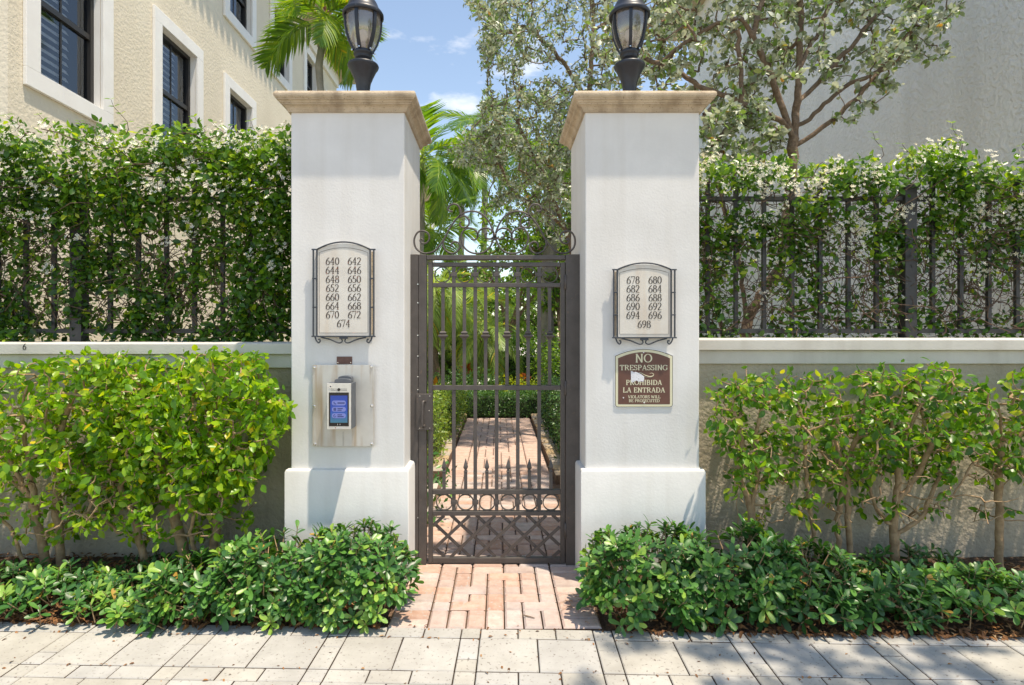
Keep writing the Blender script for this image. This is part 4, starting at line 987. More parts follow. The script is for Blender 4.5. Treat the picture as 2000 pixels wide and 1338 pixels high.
# ================================================================== ficus shrubs in front of the walls
def shrub(label, stems, ntip, region, dr, per, m, seed, nobj, leaf=.05, size_r=.0028, tp=(0,1), tpow=1.0, bark='bark2', bare=None, bare_p=.6, group='leafy shrubs against the garden walls'):
    rg = np.random.RandomState(seed); base = at(*stems[0][0]); base.z = .03
    h = thing('ficus_shrub', base, label, 'shrub', group)
    roots = []
    for i, s in enumerate(stems):
        pts = [at(*p) for p in s]; low_ = pts[0].z < .25
        if low_: pts[0].z = min(pts[0].z, .02)
        if i and low_: pts = [Vector((base.x, base.y, -.04))] + pts
        elif low_: pts = [Vector((base.x, base.y, -.04))] + pts
        roots.append([tuple(p) for p in pts])
    tips = in_poly(ntip, region, dr[0], dr[1], rg)
    nbare = 0
    if bare: bt = in_poly(bare[0], bare[1], dr[0], dr[1], rg); tips = np.vstack([tips, bt]); nbare = len(bt)
    Nn, par, rad, rows = grow(roots, tips, .045, -.05, .007, seed, size_r, .40, .25)
    if nbare:      # the twigs in the bare zone keep only a few leaves
        rows = [r for r, ti in zip(rows, grow.tid) if ti < ntip or rg.rand() > bare_p]
    wood('branches', Nn, par, rad, M[bark], h, 7)
    P, A, N, S, T = twig_leaves(Nn, rows, per, leaf, .5, .75, .02, 5, seed, .5, tp, tpow, (0,-.85,.75))
    leaf_parts(h, P, A, N, S, T, T_OVAL, m, nobj)
    return h
shrub('leggy yellow-green shrub at the far left with bare tan stems below',
      [[(95,1085,3.6),(70,1000,3.6),(55,900,3.58),(40,800,3.55),(60,740,3.5)],[(70,1000,3.6),(20,900,3.6),(-20,800,3.6)],[(60,1085,3.55),(20,1030,3.5),(-30,980,3.5)],[(75,925,3.58),(80,850,3.5),(95,790,3.45)]],
      150, [(-140,705),(-20,705),(130,700),(140,800),(110,880),(90,930),(-40,930),(-140,900)], (3.3,3.78), 9, M['ficus'], 21, 220, .056, tp=(.15,1), bare=(150, [(-80,860),(150,860),(190,960),(250,1010),(150,1060),(-20,1050),(-80,1000)]))
shrub('yellow-green shrub with two tan stems between the far left one and the bushiest one',
      [[(122,1080,3.62),(110,990,3.62),(112,900,3.6),(125,820,3.55),(150,760,3.5)],[(112,900,3.6),(90,850,3.58)],[(115,940,3.6),(150,900,3.5),(190,960,3.45),(165,1010,3.45)]],
      120, [(85,700),(220,695),(250,760),(215,830),(190,900),(130,930),(95,880),(80,790)], (3.32,3.76), 9, M['ficus'], 22, 220, .056, tp=(.15,1), bare=(130, [(100,860),(250,840),(260,960),(190,1030),(100,1000)]))
shrub('bushiest yellow-green shrub beside the left pillar, with yellow curled leaves',
      [[(370,1078,3.62),(345,1020,3.6),(330,950,3.58),(300,860,3.52),(250,780,3.48)],[(340,1000,3.6),(385,900,3.55),(420,800,3.5),(450,720,3.48)],[(410,1085,3.6),(425,1010,3.6),(440,930,3.58),(470,830,3.52),(500,760,3.48)],[(290,1060,3.6),(260,1000,3.55),(235,950,3.5),(270,905,3.45)],[(400,1060,3.55),(370,1040,3.42),(380,1000,3.36)]],
      700, [(175,710),(240,695),(330,700),(410,690),(470,668),(525,715),(562,790),(545,850),(505,930),(470,980),(420,1010),(330,960),(270,950),(200,920),(175,840),(205,780)], (3.28,3.8), 10, M['ficus'], 23, 300, .057, tp=(.12,1), tpow=.95, bare=(240, [(180,880),(330,900),(520,860),(500,1010),(420,1060),(250,1060),(160,1000)]))
RG = 'leafy shrubs against the garden walls'
shrub('slender dark green shrub closest to the right pillar',
      [[(1470,1075,3.62),(1468,1000,3.6),(1445,930,3.58),(1450,860,3.55),(1430,790,3.5)],[(1468,1000,3.6),(1480,930,3.6),(1475,860,3.55),(1490,790,3.52)],[(1440,1040,3.6),(1440,960,3.6)]],
      150, [(1375,735),(1480,718),(1560,735),(1550,800),(1560,870),(1520,930),(1480,960),(1430,930),(1400,860),(1390,790)], (3.34,3.78), 6, M['ficus_r'], 24, 200, .055, bare=(60, [(1400,880),(1540,860),(1560,1000),(1480,1040),(1420,980)]))
shrub('dark green shrub with forked pale stems between the slender one and the thick-trunked one',
      [[(1632,1085,3.62),(1640,1000,3.6),(1648,920,3.58),(1630,850,3.55),(1640,780,3.5)],[(1665,1070,3.62),(1655,980,3.6),(1655,900,3.58),(1680,840,3.55),(1690,780,3.52)],[(1600,1050,3.62),(1580,980,3.6),(1572,900,3.58),(1575,830,3.55),(1555,780,3.52)],[(1650,930,3.58),(1600,880,3.5)]],
      165, [(1540,740),(1640,720),(1740,725),(1740,790),(1720,860),(1700,930),(1660,960),(1590,940),(1560,860),(1545,800)], (3.34,3.78), 5, M['ficus_r'], 25, 200, .058, bare=(70, [(1540,880),(1720,860),(1720,980),(1660,1040),(1560,1000)]))
shrub('dark green shrub with the thickest single trunk against the right wall',
      [[(1748,1095,3.6),(1745,1040,3.6),(1750,970,3.58),(1755,920,3.56),(1770,850,3.52),(1800,790,3.48)],[(1750,980,3.58),(1790,930,3.56),(1820,870,3.52),(1800,800,3.5)],[(1745,1050,3.6),(1800,1010,3.58),(1825,950,3.55),(1840,925,3.52)],[(1742,1030,3.6),(1710,990,3.58),(1700,960,3.55),(1705,900,3.5)],[(1755,930,3.56),(1745,850,3.52),(1740,780,3.5)],[(1752,960,3.58),(1800,975,3.5),(1850,970,3.5)]],
      210, [(1690,750),(1700,712),(1830,710),(1900,750),(1905,830),(1870,900),(1850,960),(1800,940),(1760,900),(1720,930),(1690,860)], (3.32,3.78), 6, M['ficus_r'], 26, 220, .06, bare=(70, [(1680,880),(1860,860),(1900,960),(1820,1040),(1680,1000)]))
shrub('dark green shrub with upright trunk at the right edge',
      [[(1950,1085,3.62),(1952,1000,3.62),(1952,920,3.6),(1955,850,3.55),(1950,790,3.5)],[(1955,870,3.55),(1985,830,3.52),(2010,790,3.5)],[(1952,930,3.6),(1900,905,3.5),(1860,970,3.5)],[(1955,880,3.55),(1925,810,3.52),(1930,770,3.5)]],
      140, [(1890,760),(1950,735),(2060,720),(2090,800),(2080,900),(2020,970),(1960,900),(1920,930),(1905,850)], (3.34,3.8), 6, M['ficus_r'], 27, 200, .06, bare=(50, [(1880,860),(2050,860),(2050,1020),(1900,1030)]))

shrub('yellow-green shrub cut off by the left edge of the picture',
      [[(-150,1085,3.62),(-160,1000,3.6),(-150,900,3.58),(-170,800,3.55)],[(-160,1000,3.6),(-210,900,3.6),(-230,800,3.55)]],
      150, [(-320,705),(-110,705),(-100,800),(-110,930),(-280,930),(-330,860)], (3.32,3.78), 8, M['ficus'], 28, 60, .056, tp=(.15,1))
shrub('dark green shrub cut off by the right edge of the picture',
      [[(2160,1085,3.62),(2165,1000,3.6),(2150,900,3.58),(2170,800,3.55)],[(2165,1000,3.6),(2220,900,3.6),(2240,800,3.55)]],
      140, [(2070,735),(2290,725),(2320,820),(2280,930),(2120,930),(2080,850)], (3.32,3.78), 7, M['ficus_r'], 29, 60, .058)

# ================================================================== low thick-leaved shrubs along the pavement
def rosettes(label, cx, cy, rx, ry, hgt, nro, seed, nobj, cut=None, leaf=.072, sparse=False, tp=(.1,.85)):
    rg = np.random.RandomState(seed); h = thing('low_shrub', (cx, cy, .02), label, 'shrub', 'low thick-leaved shrubs edging the pavement'); P = []; A = []; N = []; S = []; T = []; st = MB()
    for i in range(nro):
        th = rg.uniform(0, 2*math.pi); 
        if sparse:
            rr = math.sqrt(rg.rand()); x, y = cx+rx*rr*math.cos(th), cy+ry*rr*math.sin(th); z = .05 + hgt*(1-rr*.6)*rg.uniform(.45,1); ax = np.array([math.cos(th)*rr*.5, math.sin(th)*rr*.5-.25, 1.0])
        else:
            # flat-topped clipped mound: most tips lie on its skin
            u = rg.rand(); ph = math.acos(1-rg.uniform(.02,1.0)) if rg.rand() < .9 else rg.uniform(.2,1.5)
            sx = abs(math.sin(ph))**.55; cz = abs(math.cos(ph))**.85
            k = 1 if rg.rand() < .8 else rg.uniform(.6,.95)
            lump = 1 + .16*mnoise.noise((cx*3+math.cos(th)*1.6, math.sin(th)*1.6, ph*2+seed))
            x = cx + rx*k*lump*sx*math.copysign(abs(math.cos(th))**.75, math.cos(th)); y = cy + ry*k*lump*sx*math.copysign(abs(math.sin(th))**.75, math.sin(th)); z = .045 + hgt*k*lump*cz
            ax = np.array([(x-cx)/rx*.8, (y-cy)/ry*.8 - .1, .35 + .9*cz])
        if cut is not None and not cut(x, y, z): continue
        ax = unit(ax + rg.normal(0,.22,3)); p0 = np.array([x,y,z])
        st.tube([p0 - ax*.11, p0 - ax*.05, p0+ax*.01], [.0035,.003,.002], 4)
        e1 = unit(np.cross(ax, [.3,.5,.2])); e2 = np.cross(ax, e1); nl = rg.randint(5,10); leafk = rg.uniform(.75,1.2); t0 = rg.uniform(0,6.28); tb = rg.uniform(*tp)
        for j in range(nl):
            t = t0 + j*2.4; o = e1*math.cos(t)+e2*math.sin(t); lift = .25 + .85*(j/nl)
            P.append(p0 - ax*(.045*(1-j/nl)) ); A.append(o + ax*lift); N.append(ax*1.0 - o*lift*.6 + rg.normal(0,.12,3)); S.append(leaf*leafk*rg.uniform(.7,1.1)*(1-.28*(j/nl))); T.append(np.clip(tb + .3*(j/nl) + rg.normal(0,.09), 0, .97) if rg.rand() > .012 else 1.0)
    tag(st.build('stems', M['bark2'], h), kind='stuff')
    leaf_parts(h, np.array(P), unit(np.array(A)), unit(np.array(N)), np.array(S), np.array(T), T_OBOV, M['island'], nobj)
    return h
notpath = lambda x, y, z: not (-.46 < x < .44) and not (y > 3.5 and (-1.30 < x < -.54 or .50 < x < 1.26)) and y > 2.86 - .029*x and not (z < .12 and (-.57 < x < .53))
rosettes('dense clipped dark green low shrub in front of the intercom pillar', -.78, 3.18, .33, .26, .385, 300, 31, 300, notpath, .078)
rosettes('dense low shrub at the outer corner of the intercom pillar', -1.20, 3.19, .36, .27, .35, 270, 32, 300, notpath, .078)
rosettes('dense low shrub just left of the intercom pillar clump, lower than it', -1.58, 3.18, .34, .27, .25, 190, 43, 260, notpath, .08)
rosettes('loose low shrub below the bushiest yellow-green shrub', -1.98, 3.18, .32, .26, .19, 95, 33, 300, notpath, .078, True, (.2,.95))
rosettes('loose low shrub below the two-stemmed yellow-green shrub', -2.42, 3.22, .32, .28, .2, 90, 34, 300, notpath, .078, True, (.1,.9))
rosettes('loose low shrub in the bottom left corner of the bed', -2.88, 3.22, .34, .29, .23, 90, 35, 260, notpath, .078, True, (.1,.8))
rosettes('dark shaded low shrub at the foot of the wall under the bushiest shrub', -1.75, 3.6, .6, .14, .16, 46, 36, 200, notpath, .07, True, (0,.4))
rosettes('dense low shrub in front of the no trespassing pillar', .80, 3.17, .36, .27, .39, 320, 37, 300, notpath, .078)
rosettes('dense low shrub at the outer corner of the no trespassing pillar', 1.24, 3.17, .36, .28, .38, 280, 38, 300, notpath, .08, False, (.05,.7))
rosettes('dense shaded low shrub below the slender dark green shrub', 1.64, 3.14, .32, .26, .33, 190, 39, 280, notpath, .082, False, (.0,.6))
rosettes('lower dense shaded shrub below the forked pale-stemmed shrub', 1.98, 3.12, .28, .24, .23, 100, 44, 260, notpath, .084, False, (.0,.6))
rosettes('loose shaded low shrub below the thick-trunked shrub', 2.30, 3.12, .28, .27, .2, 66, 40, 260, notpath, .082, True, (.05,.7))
rosettes('loose low shrub with pale star-like tips in the bottom right corner', 2.66, 3.13, .3, .28, .22, 66, 41, 260, notpath, .084, True, (.15,.8))
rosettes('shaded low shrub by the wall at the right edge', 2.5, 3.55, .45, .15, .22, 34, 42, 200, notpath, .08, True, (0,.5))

rosettes('low shrub running out of the picture at the left edge', -3.4, 3.25, .34, .26, .25, 56, 45, 60, notpath, .078, True, (.1,.8))
rosettes('low shrub running out of the picture at the right edge', 3.2, 3.18, .34, .26, .25, 56, 46, 60, notpath, .08, True, (.1,.8))
# dry leaves and bark chips
def litter(name, n, fn, seed, label, size=(.018,.05)):
    rg = np.random.RandomState(seed); P = np.array([fn(rg) for _ in range(n)]); a = rg.uniform(0,6.28,n)
    A = np.stack([np.cos(a), np.sin(a), rg.normal(.05,.18,n)], 1); N = np.stack([rg.normal(0,.35,n), rg.normal(0,.35,n), np.ones(n)], 1)
    o = leaf_mass(name, None, P, unit(A), unit(N), rg.uniform(*size, n), rg.beta(1.6,1.6,n), T_CURL, M['litter'], False); tag(o, label, 'leaf litter'); return o
def fL(rg):
    x = rg.uniform(-4.4,-.62); t = rg.rand()**1.8; y0_ = 2.965 - .029*x; y = y0_ + t*.85; return (x, y, .004 + .05*min(1, t*3.2) + rg.uniform(0,.018))
def fR(rg):
    x = rg.uniform(.58,4.4); t = rg.rand()**1.6; y0_ = 2.955 - .029*x; y = y0_ + t*.85; return (x, y, .004 + .05*min(1, t*3.2) + rg.uniform(0,.018))
def fS(rg):
    x = rg.uniform(-2.8,2.8); v = rg.choice([2.888,2.603,2.985]) + rg.normal(0,.012) if rg.rand() < .65 else rg.uniform(2.4,2.98); X_, Y_ = uv(x, v); return (X_, Y_, .003)
litter('leaf_litter', 4600, fL, 51, 'rust-brown dry leaves and bark chips in the left bed')
litter('leaf_litter', 4000, fR, 52, 'rust-brown dry leaves and bark chips in the right bed')
litter('leaf_litter', 260, fS, 53, 'scattered small dry leaf bits on the pale pavement joints', (.008,.028))
# a dry palm frond lying in the right bed, dry twigs by the walk
fr_ = thing('dry_palm_frond', (2.02, 3.05, .1), 'dry brown palm frond piece lying in the right bed', 'frond')
base = at(1745,1205,3.02)
for k in range(9):
    tip = at(1700+k*9, 1135+abs(k-4)*3, 3.12); s = base + Vector((-.05+.012*k, .0, .05)) ; mid = (s+tip)/2 + Vector((0,-.01,.02))
    MB().tube([s, mid, tip], [.005,.007,.002], 4).build('leaflet', M['frond_dry'], fr_)
MB().tube([at(1700,1150,3.05), at(1760,1190,3.0), at(1815,1222,2.95)], [.004,.008,.009], 6).build('stalk', M['frond_dry'], fr_)
tw = thing('dry_twigs', (.52, 3.2, 0), 'small tangle of dry twigs on the bricks right of the walk', 'twigs')
rg_ = np.random.RandomState(5)
for k in range(26):
    a = np.array([.47,3.18,.03]) + rg_.normal(0,1,3)*np.array([.05,.06,.02]); d = rg_.normal(0,1,3)*np.array([.07,.06,.03]); a[2] = max(a[2], .006)
    b = a+d; b[2] = max(b[2], .006); MB().tube([a, (a+b)/2+rg_.normal(0,.01,3), b], [.0022,.0018,.001], 4).build('twig', M['frond_dry'], tw)
tg = MB().tube([(.13,3.12,.006),(.16,3.10,.008),(.19,3.085,.006)], [.003,.0035,.002], 5).build('fallen_twig', M['bark'], None); tag(tg, 'single dark fallen twig on the brick walk', 'twig')

# ================================================================== silvery trees behind the right pillar
def tree(name, label, roots, tips, per, leaf, m, bark, seed, step=.07, tip_r=.0035, power=.5, tpl=T_SMALL, tint=(0,1), tpow=1.0, sag=-.02, droop=.1, wob=.014, up=.35, out=.9, lastn=5, spread=.012, group=None, limb_r=0):
    t = thing(name, roots[0][0], label, 'tree', group)
    t.location.z = 0
    Nn, par, rad, rows = grow(roots, tips, step, sag, wob, seed, tip_r, power)
    if limb_r: rad[:grow.nb] = np.maximum(rad[:grow.nb], limb_r)
    wood('trunk', Nn, par, rad, M[bark], t, 7, tip_r*3.2); wood('branches', Nn, par, rad, M[bark], t, 4, 0, tip_r*3.2, 'stuff')
    P, A, N, S, T = twig_leaves(Nn, rows, per, leaf, up, out, spread, lastn, seed, droop, tint, tpow)
    leaf_mass('crown', t, P, A, N, S, T, tpl, m); return t
def pl(*p): return [tuple(at(*q)) for q in p]
rg = np.random.RandomState(61)
roots = [pl((1465,1000,5.0),(1458,660,5.0),(1452,570,5.0),(1437,475,5.0),(1412,398,4.97),(1392,320,4.95),(1388,270,4.9)),
         pl((1388,270,4.9),(1375,225,4.88),(1395,205,4.88)), pl((1470,990,5.1),(1410,640,5.1),(1385,560,5.1),(1372,470,5.1),(1350,380,5.1)), pl((1388,290,4.9),(1420,250,4.9),(1450,215,4.88),(1448,150,4.9),(1440,60,4.9)),
         pl((1458,640,5.0),(1485,577,5.02),(1522,526,5.02),(1537,442,5.0),(1546,340,5.0),(1551,270,5.0)),
         pl((1551,270,5.0),(1560,150,5.0),(1564,20,5.05),(1560,-160,5.1)),
         pl((1551,270,5.0),(1528,210,4.95),(1505,140,4.9),(1470,70,4.85),(1445,35,4.85),(1400,45,4.9),(1330,90,5.0),(1270,140,5.1)), pl((1470,70,4.85),(1490,0,4.9),(1480,-120,5)),
         pl((1551,270,5.0),(1525,235,4.95),(1480,210,4.9),(1440,198,4.9),(1380,175,5.0),(1320,140,5.2),(1250,110,5.4)),
         pl((1555,285,5.0),(1590,262,4.95),(1640,225,4.9),(1710,150,4.85),(1780,60,4.8),(1830,-20,4.75),(1890,-120,4.7)),
         pl((1562,130,5.0),(1600,60,5.1),(1640,-40,5.1)), pl((1556,200,5.0),(1600,160,5.05),(1680,70,5.1),(1740,-20,5.1)), pl((1535,250,5),(1570,240,5.1),(1650,170,5.2),(1760,120,5.2))]
tips = np.vstack([in_poly(420, [(1130,60),(1250,-60),(1430,-160),(1560,-120),(1560,60),(1530,180),(1440,240),(1300,190),(1180,170)], 4.7, 6.0, rg),
                  in_poly(260, [(1480,-180),(1780,-200),(1900,-60),(1800,20),(1740,90),(1700,140),(1620,170),(1540,150),(1500,40)], 4.6, 5.8, rg),
                  in_poly(45, [(1700,170),(1790,100),(1880,20),(1920,-60),(1870,-120),(1780,20),(1690,120)], 4.5, 5.0, rg),
                  in_poly(26, [(1600,240),(1660,250),(1740,180),(1800,130),(1880,110),(1800,60),(1700,130)], 4.6, 5.0, rg),
                  in_poly(90, [(1375,330),(1470,330),(1530,280),(1500,200),(1400,190),(1370,250)], 4.6, 5.2, rg)])
tree('buttonwood_tree', 'silvery-leaved tree with forked brown trunk rising behind the right hedge', roots, tips, 17, .064, M['silver'], 'bark', 62, .07, .0036, .38, tpl=T_OVAL, tpow=1.0, lastn=9, spread=.02, limb_r=.019)
roots = [pl((1150,900,8.4),(1128,620,8.4),(1118,490,8.4)), pl((1118,490,8.4),(1088,405,8.3),(1060,340,8.2),(1030,280,8.1),(1000,220,8.0)),
         pl((1100,440,8.35),(1060,410,8.2),(1010,385,8.1),(985,345,8.0),(965,290,7.9),(935,265,7.8)),
         pl((1118,490,8.4),(1130,350,8.5),(1150,200,8.6),(1160,40,8.7),(1150,-160,8.8)), pl((1150,200,8.6),(1100,120,8.4),(1040,60,8.2)), pl((1160,60,8.7),(1250,0,8.6),(1330,-60,8.6)), pl((1130,350,8.5),(1220,250,8.4),(1300,170,8.3))]
tips = np.vstack([in_poly(570, [(935,60),(985,-60),(1100,-160),(1250,-170),(1360,-120),(1350,60),(1290,170),(1130,190),(1010,170),(950,140)], 7.2, 9.6, rg),
                  in_poly(330, [(950,165),(1120,180),(1125,330),(1090,400),(1000,330),(900,330),(868,290),(905,255),(940,235)], 7.2, 9.4, rg),
                  in_poly(70, [(900,10),(960,-20),(1000,30),(960,130),(930,100),(955,60)], 7.5, 8.6, rg),
                  in_poly(90, [(960,330),(1110,330),(1120,480),(1060,470),(1010,440),(960,400)], 7.4, 9.2, rg)])
tree('buttonwood_tree', 'broad silvery-leaved tree above the gate, its trunk hidden by the right pillar', roots, tips, 22, .078, M['silver'], 'bark', 63, .09, .0040, .38, tpow=1.0, lastn=9, spread=.035, limb_r=.02)

# ================================================================== palms
def frond_mesh(name, L, arch, nl, ll, wdt, vee, droop, m, seed, fwd=.6, tint=(.2,.8), yellow=0):
    rg = np.random.RandomState(seed); k = 22; ang = 0; p = np.zeros(3); pts = [p.copy()]; dirs = []
    for i in range(k):
        ang = -arch*((i+1)/k)**1.25; d = np.array([math.cos(ang), 0, math.sin(ang)]); p = p + d*L/k; pts.append(p.copy()); dirs.append(d)
    pts = np.array(pts); dirs.append(dirs[-1]); V = []; Fc = []; T = []; n = 0
    for i in range(k+1):   # rachis
        r = .013*L*(1-.85*i/k)+.002; d = dirs[i]; up = np.array([-d[2],0,d[0]])
        V += [pts[i]+np.array([0,r,0]), pts[i]+up*r*.6, pts[i]-np.array([0,r,0])]; T += [.75]*3
        if i: a = n+(i-1)*3; Fc += [(a,a+1,a+4),(a,a+4,a+3),(a+1,a+2,a+5),(a+1,a+5,a+4)]
    n = len(V)
    for s in (-1, 1):
        for j in range(nl):
            u = .16 + .84*(j+rg.uniform(-.2,.2))/nl; u = min(max(u,.12),.995); q = u*k; a = int(min(q,k-1)); base = pts[a]+(pts[a+1]-pts[a])*(q-a); d = dirs[a]; up = np.array([-d[2],0,d[0]])
            le = ll*L*(math.sin(math.pi*min(1,.18+.8*u))**.6)*rg.uniform(.88,1.08)*(1-.3*max(0,u-.8)/.2)
            dv = unit(d*(fwd+.5*u) + np.array([0,s*.9,0]) + up*vee + rg.normal(0,.07,3)); w_ = wdt*L*rg.uniform(.85,1.1); wd = unit(np.cross(dv, up)); g = np.array([0,0,-1.0])
            m1 = base+dv*le*.5+g*le*droop*.25; tp = base+dv*le*.95+g*le*droop
            V += [base-wd*w_*.35, base+wd*w_*.35, m1+wd*w_*.5, m1-wd*w_*.5, tp]; T += [np.clip(rg.uniform(*tint)+ (rg.rand()*yellow),0,1)]*5
            Fc += [(n,n+1,n+2),(n,n+2,n+3),(n+3,n+2,n+4)]; n += 5
    me_o = np_mesh(name, np.array(V), np.array(Fc), m, None, np.array(T), False); me = me_o.data; bpy.data.objects.remove(me_o); return me
def palm(label, base, top, r0, r1, nf, meshes, seed, pitch=(-.5,1.2), crownshaft=False, group='palms beyond the wall', scale=1, bark='palmtrunk', name='palm_tree'):
    rg = np.random.RandomState(seed); t = thing(name, base, label, 'palm', group); a, b = Vector(base), Vector(top)
    n = 22; pts = [a+(b-a)*(i/n)+Vector((.04*math.sin(i*.5),0,0)) for i in range(n+1)]; pts[-1] = b
    MB().tube(pts, [r0+(r1-r0)*i/n + (.004 if i%2 else 0) for i in range(n+1)], 10).build('trunk', M[bark], t, smooth=True)
    if crownshaft: MB().tube([b, b+Vector((0,0,.25*scale)), b+Vector((0,0,.6*scale))], [r1*1.25,r1*1.1,r1*.5], 10).build('crownshaft', M['crownshaft'], t, smooth=True); b = b+Vector((0,0,.45*scale))
    for i in range(nf):
        u = (i+.5)/nf; az = i*2.39996 + rg.uniform(-.25,.25); pt = pitch[1]+(pitch[0]-pitch[1])*u + rg.normal(0,.08)
        Mx = Matrix.Translation(b) @ Matrix.Rotation(az,4,'Z') @ Matrix.Rotation(-pt,4,'Y') @ Matrix.Rotation(rg.normal(0,.25),4,'X') @ Matrix.Scale(scale*rg.uniform(.88,1.08),4)
        link('frond', meshes[i % len(meshes)], t, Mx)
    return t
M['crownshaft'] = rough_mat('crownshaft', (.16,.20,.07), (.26,.30,.12), scale=6, rough=.5, bstr=.1)
FA = [frond_mesh('frond', 1.35, 1.55+.3*i, 36, .36, .028, .25, .35, M['palm'], 70+i, .55, (.12,.75), .15*i) for i in range(3)]
FB_ = [frond_mesh('frond', 2.0, 1.1+.3*i, 42, .33, .021, .2, .4, M['palm'], 75+i, .6, (.1,.7), .1*i) for i in range(3)]
FD = [frond_mesh('frond', 1.15, 1.5+.3*i, 44, .24, .010, .3, .35, M['datepalm'], 80+i, .7, (.0,.75), .35 if i == 2 else .1) for i in range(3)]
def gnd(px, d): return (X(px, d), d, 0)
palm('arching green palm against the tan house, its crown behind the left lantern', gnd(632,7.6), at(628,92,7.6), .055, .045, 14, FA, 91, (-.5,1.25), True, scale=.78)
palm('green palm whose fan of fronds shows just right of the left pillar cap', gnd(806,19), at(826,350,19), .12, .10, 17, FB_, 92, (-.7,1.25), True, scale=1.5)
palm('shorter green palm just right of the left pillar above the scrollwork', gnd(832,22), at(842,480,22), .12, .10, 16, FB_, 93, (-.5,1.3), True, scale=1.15)
palm('tall palm with slim grey trunk in the middle of the gate opening', gnd(946,28), at(945,285,28), .16, .13, 18, FB_, 94, (-.8,1.2), True, scale=1.5)
palm('tall palm with grey trunk left of the middle one', gnd(896,26), at(902,345,26), .16, .12, 18, FB_, 95, (-.9,1.2), True, scale=1.4)
palm('feathery date palm behind the left clipped hedge', gnd(850,12.5), at(848,560,12.5), .12, .10, 34, FD, 96, (-1.1,1.1), scale=1.35, bark='bark')
palm('feathery low date palm in the middle of the courtyard', gnd(935,13.5), at(948,655,13.5), .11, .09, 36, FD, 97, (-1.1,1.2), scale=1.25, bark='bark')
palm('feathery date palm with yellowing fronds left of the courtyard middle', gnd(905,15), at(902,600,15), .12, .1, 34, FD, 98, (-1.2,1.1), scale=1.4, bark='bark')
palm('pale grey leaning palm trunk right of the courtyard', gnd(1064,13.2), at(1076,330,13.2), .2, .13, 14, FB_, 99, (-.6,1.2), True, scale=.8)

# ================================================================== green trees and clipped hedges in the courtyard
def blob_tree(label, px, d, ztrunk, c, r, ntip, per, leaf, m, seed, tint=(0,1), group='green trees beyond the courtyard'):
    rg = np.random.RandomState(seed); b = Vector(gnd(px, d)); cc = Vector(c)
    roots = [[tuple(b), tuple(b+Vector((.1,0,ztrunk*.5))), (b.x, d, ztrunk)]]
    for k in range(5):
        t = 6.28*k/5+rg.uniform(-.4,.4); roots.append([(b.x,d,ztrunk), (cc.x+r[0]*.3*math.cos(t), cc.y+r[1]*.3*math.sin(t), cc.z-r[2]*.1), (cc.x+r[0]*.6*math.cos(t), cc.y+r[1]*.6*math.sin(t), cc.z+r[2]*.3)])
    tips = []
    while len(tips) < ntip:
        q = rg.uniform(-1,1,3)
        s = np.linalg.norm(q)
        if s > 1 or s < .35 or mnoise.noise((q[0]*2.2+seed, q[1]*2.2, q[2]*2.2)) < -.18: continue
        tips.append((cc.x+q[0]*r[0], cc.y+q[1]*r[1], cc.z+q[2]*r[2]))
    return tree('garden_tree', label, roots, np.array(tips), per, leaf, m, 'bark', seed, .22, .010, .45, tint=tint, lastn=4, spread=.07, wob=.03, group=group)
blob_tree('leafy green tree filling the right side of the gate view', 1100, 12.5, 1.4, (X(1115,13.5),13.5,2.9), (1.35,1.2,1.6), 260, 20, .13, M['green'], 101)
blob_tree('bright green tree above the right half of the gate', 1075, 17, 2.5, (X(1075,17),17,5.2), (2.2,1.8,2.2), 260, 20, .17, M['green'], 102, (.3,1))
blob_tree('dark green tree behind the middle of the courtyard', 990, 19, 1.5, (X(1000,19),19,2.8), (1.9,1.6,1.9), 220, 20, .18, M['green'], 103, (0,.8))
blob_tree('distant green tree left of the courtyard middle', 900, 26, 1.5, (X(905,26),26,2.6), (2.4,2,2.2), 220, 20, .24, M['green'], 104, (.1,.9))
blob_tree('far green tree closing the end of the courtyard', 975, 34, 2, (X(965,34),34,3.2), (4.5,2.5,3.2), 320, 22, .32, M['green'], 105, (0,.9))
blob_tree('far green tree behind the right house', 1160, 30, 3, (X(1190,30),30,5.5), (4.5,3,4.2), 320, 22, .34, M['green'], 106, (.1,.9))

def clipped(label, x0, x1, y0, y1, h, n, leaf, m, seed, tint=(0,1), rough=.035, cat_='hedge', nm='clipped_hedge', group='clipped hedges in the courtyard'):
    rg = np.random.RandomState(seed); o = thing(nm, ((x0+x1)/2,(y0+y1)/2,0), label, cat_, group); P = []; N = []
    dx, dy = x1-x0, y1-y0; wts = np.array([dx*dy, dx*h, dy*h, dy*h]); wts = wts/wts.sum()
    for i in range(n):
        f = rg.choice(4, p=wts); u, v = rg.rand(2)
        if f == 0: p = (x0+dx*u, y0+dy*v, h); nn = (0,-.2,1)
        elif f == 1: p = (x0+dx*u, y0, h*v); nn = (0,-1,.5)
        elif f == 2: p = (x0, y0+dy*u, h*v); nn = (-1,-.2,.5)
        else: p = (x1, y0+dy*u, h*v); nn = (1,-.2,.5)
        b = mnoise.noise((p[0]*3,p[1]*3,p[2]*3+seed))*rough*1.6
        P.append(np.array(p)+np.array(nn)*(rg.normal(0,rough)+b)); N.append(np.array(nn)+rg.normal(0,.6,3))
    P, N = np.array(P), unit(np.array(N)); P[:,2] = np.maximum(P[:,2], .02); A = unit(rg.normal(0,1,(n,3))+np.array([0,-.2,.3])); leaf_mass('foliage', o, P, A, N, leaf*rg.uniform(.6,1.15,n), tint[0]+(tint[1]-tint[0])*rg.rand(n), T_SMALL, m)
    ins = max(.07, rough*1.8); MB().loft(x0+ins, x1-ins, y0+ins, y1-ins, [(0,.0),(.02,.2*h),(0,h-ins)]).build('inner_core', M['hedge_core'], o); return o  # solid dark green core fills the hedge behind its leaves
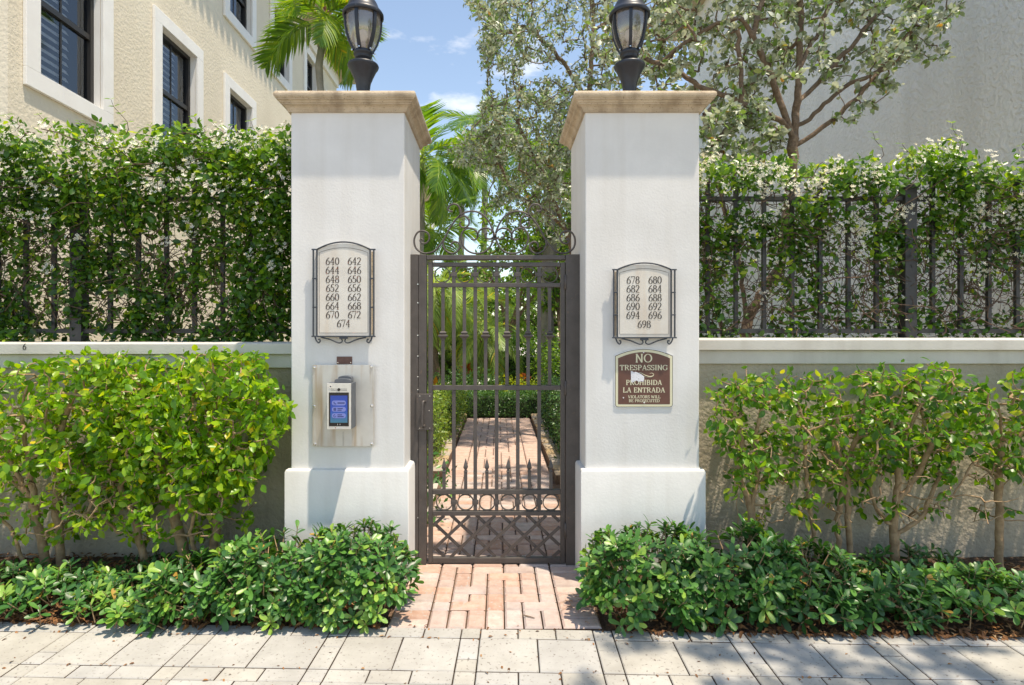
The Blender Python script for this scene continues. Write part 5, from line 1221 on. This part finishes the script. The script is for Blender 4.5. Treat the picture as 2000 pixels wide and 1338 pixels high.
clipped('light green clipped hedge left of the brick walk beyond the gate', -1.5, -.70, 6.3, 8.3, .80, 5200, .05, M['box'], 111, (.2,1))
clipped('lower light green clipped hedge at the far left end of the walk', -1.4, -.62, 8.4, 10.4, .58, 3800, .05, M['box'], 119, (.2,1))
clipped('dark green clipped hedge right of the brick walk beyond the gate', .74, 1.5, 6.0, 10.4, .74, 6000, .055, M['boxdark'], 112)
clipped('glossy low hedge across the end of the brick walk', -1.6, 1.6, 10.75, 11.4, .40, 8000, .055, M['boxdark'], 113, (.3,1))
clipped('lime-yellow shrub row behind the low cross hedge', .1, 1.6, 11.5, 12.1, .52, 1500, .07, M['lime'], 114, nm='lime_shrub', cat_='shrub', rough=.06)
clipped('dark planting behind the cross hedge at the left', -2.4, -.1, 11.6, 12.6, .62, 2600, .08, M['boxdark'], 115, rough=.1, nm='dark_shrub', cat_='shrub')
clipped('dark green shrubs at the back of the courtyard', -2.4, 2.6, 14.8, 16.2, 1.25, 7500, .12, M['green'], 116, (0,.6), rough=.18, nm='dark_shrub', cat_='shrub')
clipped('green leafy bush at the right of the courtyard', .95, 2.6, 11.5, 13.2, 1.25, 4600, .09, M['green'], 117, (.2,.9), rough=.16, nm='garden_bush', cat_='shrub')
clipped('leafy green plant just inside the gate at the left', -.80, -.50, 4.5, 5.0, .42, 260, .075, M['island'], 118, (.2,.9), rough=.06, nm='garden_bush', cat_='shrub')
# orange-red leaf tufts among the planting
def tuft(label, px, py, d, n, seed):
    rg = np.random.RandomState(seed); c = at(px, py, d); o = thing('croton_plant', (c.x, c.y, 0), label, 'plant', 'red-leaved plants in the courtyard')
    A = rg.normal(0,1,(n,3)); A[:,2] = np.abs(A[:,2])+.3; A = unit(A); P = np.array(c)[None]+rg.normal(0,.05,(n,3)); leaf_mass('leaves', o, P, A, unit(rg.normal(0,1,(n,3))), .2*rg.uniform(.6,1.1,n), rg.rand(n), T_SMALL, M['croton'])
    MB().tube([(c.x,c.y,-.02),(c.x,c.y,c.z+.05)], .015, 6).build('stem', M['bark'], o)
tuft('orange-red leaved plant at the left edge of the gate view', 845, 758, 9.5, 12, 121); tuft('small red leaved plant left of the courtyard middle', 915, 722, 12.8, 9, 122); tuft('orange leaved plant right of the courtyard middle', 1022, 742, 12.2, 10, 123)

# ================================================================== street tree over the pavement, right of the view: its crown shades the right side
rg = np.random.RandomState(131)
roots = [[(4.1,1.3,0),(4.05,1.35,1.2),(3.9,1.4,2.4),(3.7,1.45,3.0)],[(3.7,1.45,3.0),(3.0,1.5,3.6),(2.3,1.5,3.9)],[(3.7,1.45,3.0),(3.9,.8,3.8),(4.0,.3,4.4)],[(3.7,1.45,3.0),(4.1,2.0,3.8),(4.4,2.2,4.4)],[(3.0,1.5,3.6),(2.6,1.0,4.2)]]
tips = []
while len(tips) < 420:
    q = rg.uniform(-1,1,3)
    if np.linalg.norm(q) > 1 or mnoise.noise((q[0]*2.4, q[1]*2.4, q[2]*2.4+4)) < -.12: continue
    p = (2.95+q[0]*1.75, 1.75+q[1]*.95, 4.1+q[2]*.8)
    if p[2] < 1.5+655*p[1]/1140+.25: continue
    tips.append(p)
tree('street_tree', 'green street tree shading the pavement right of the gate', roots, np.array(tips), 18, .09, M['green'], 'bark', 132, .1, .004, .45, tpl=T_SMALL, tint=(.2,.9))
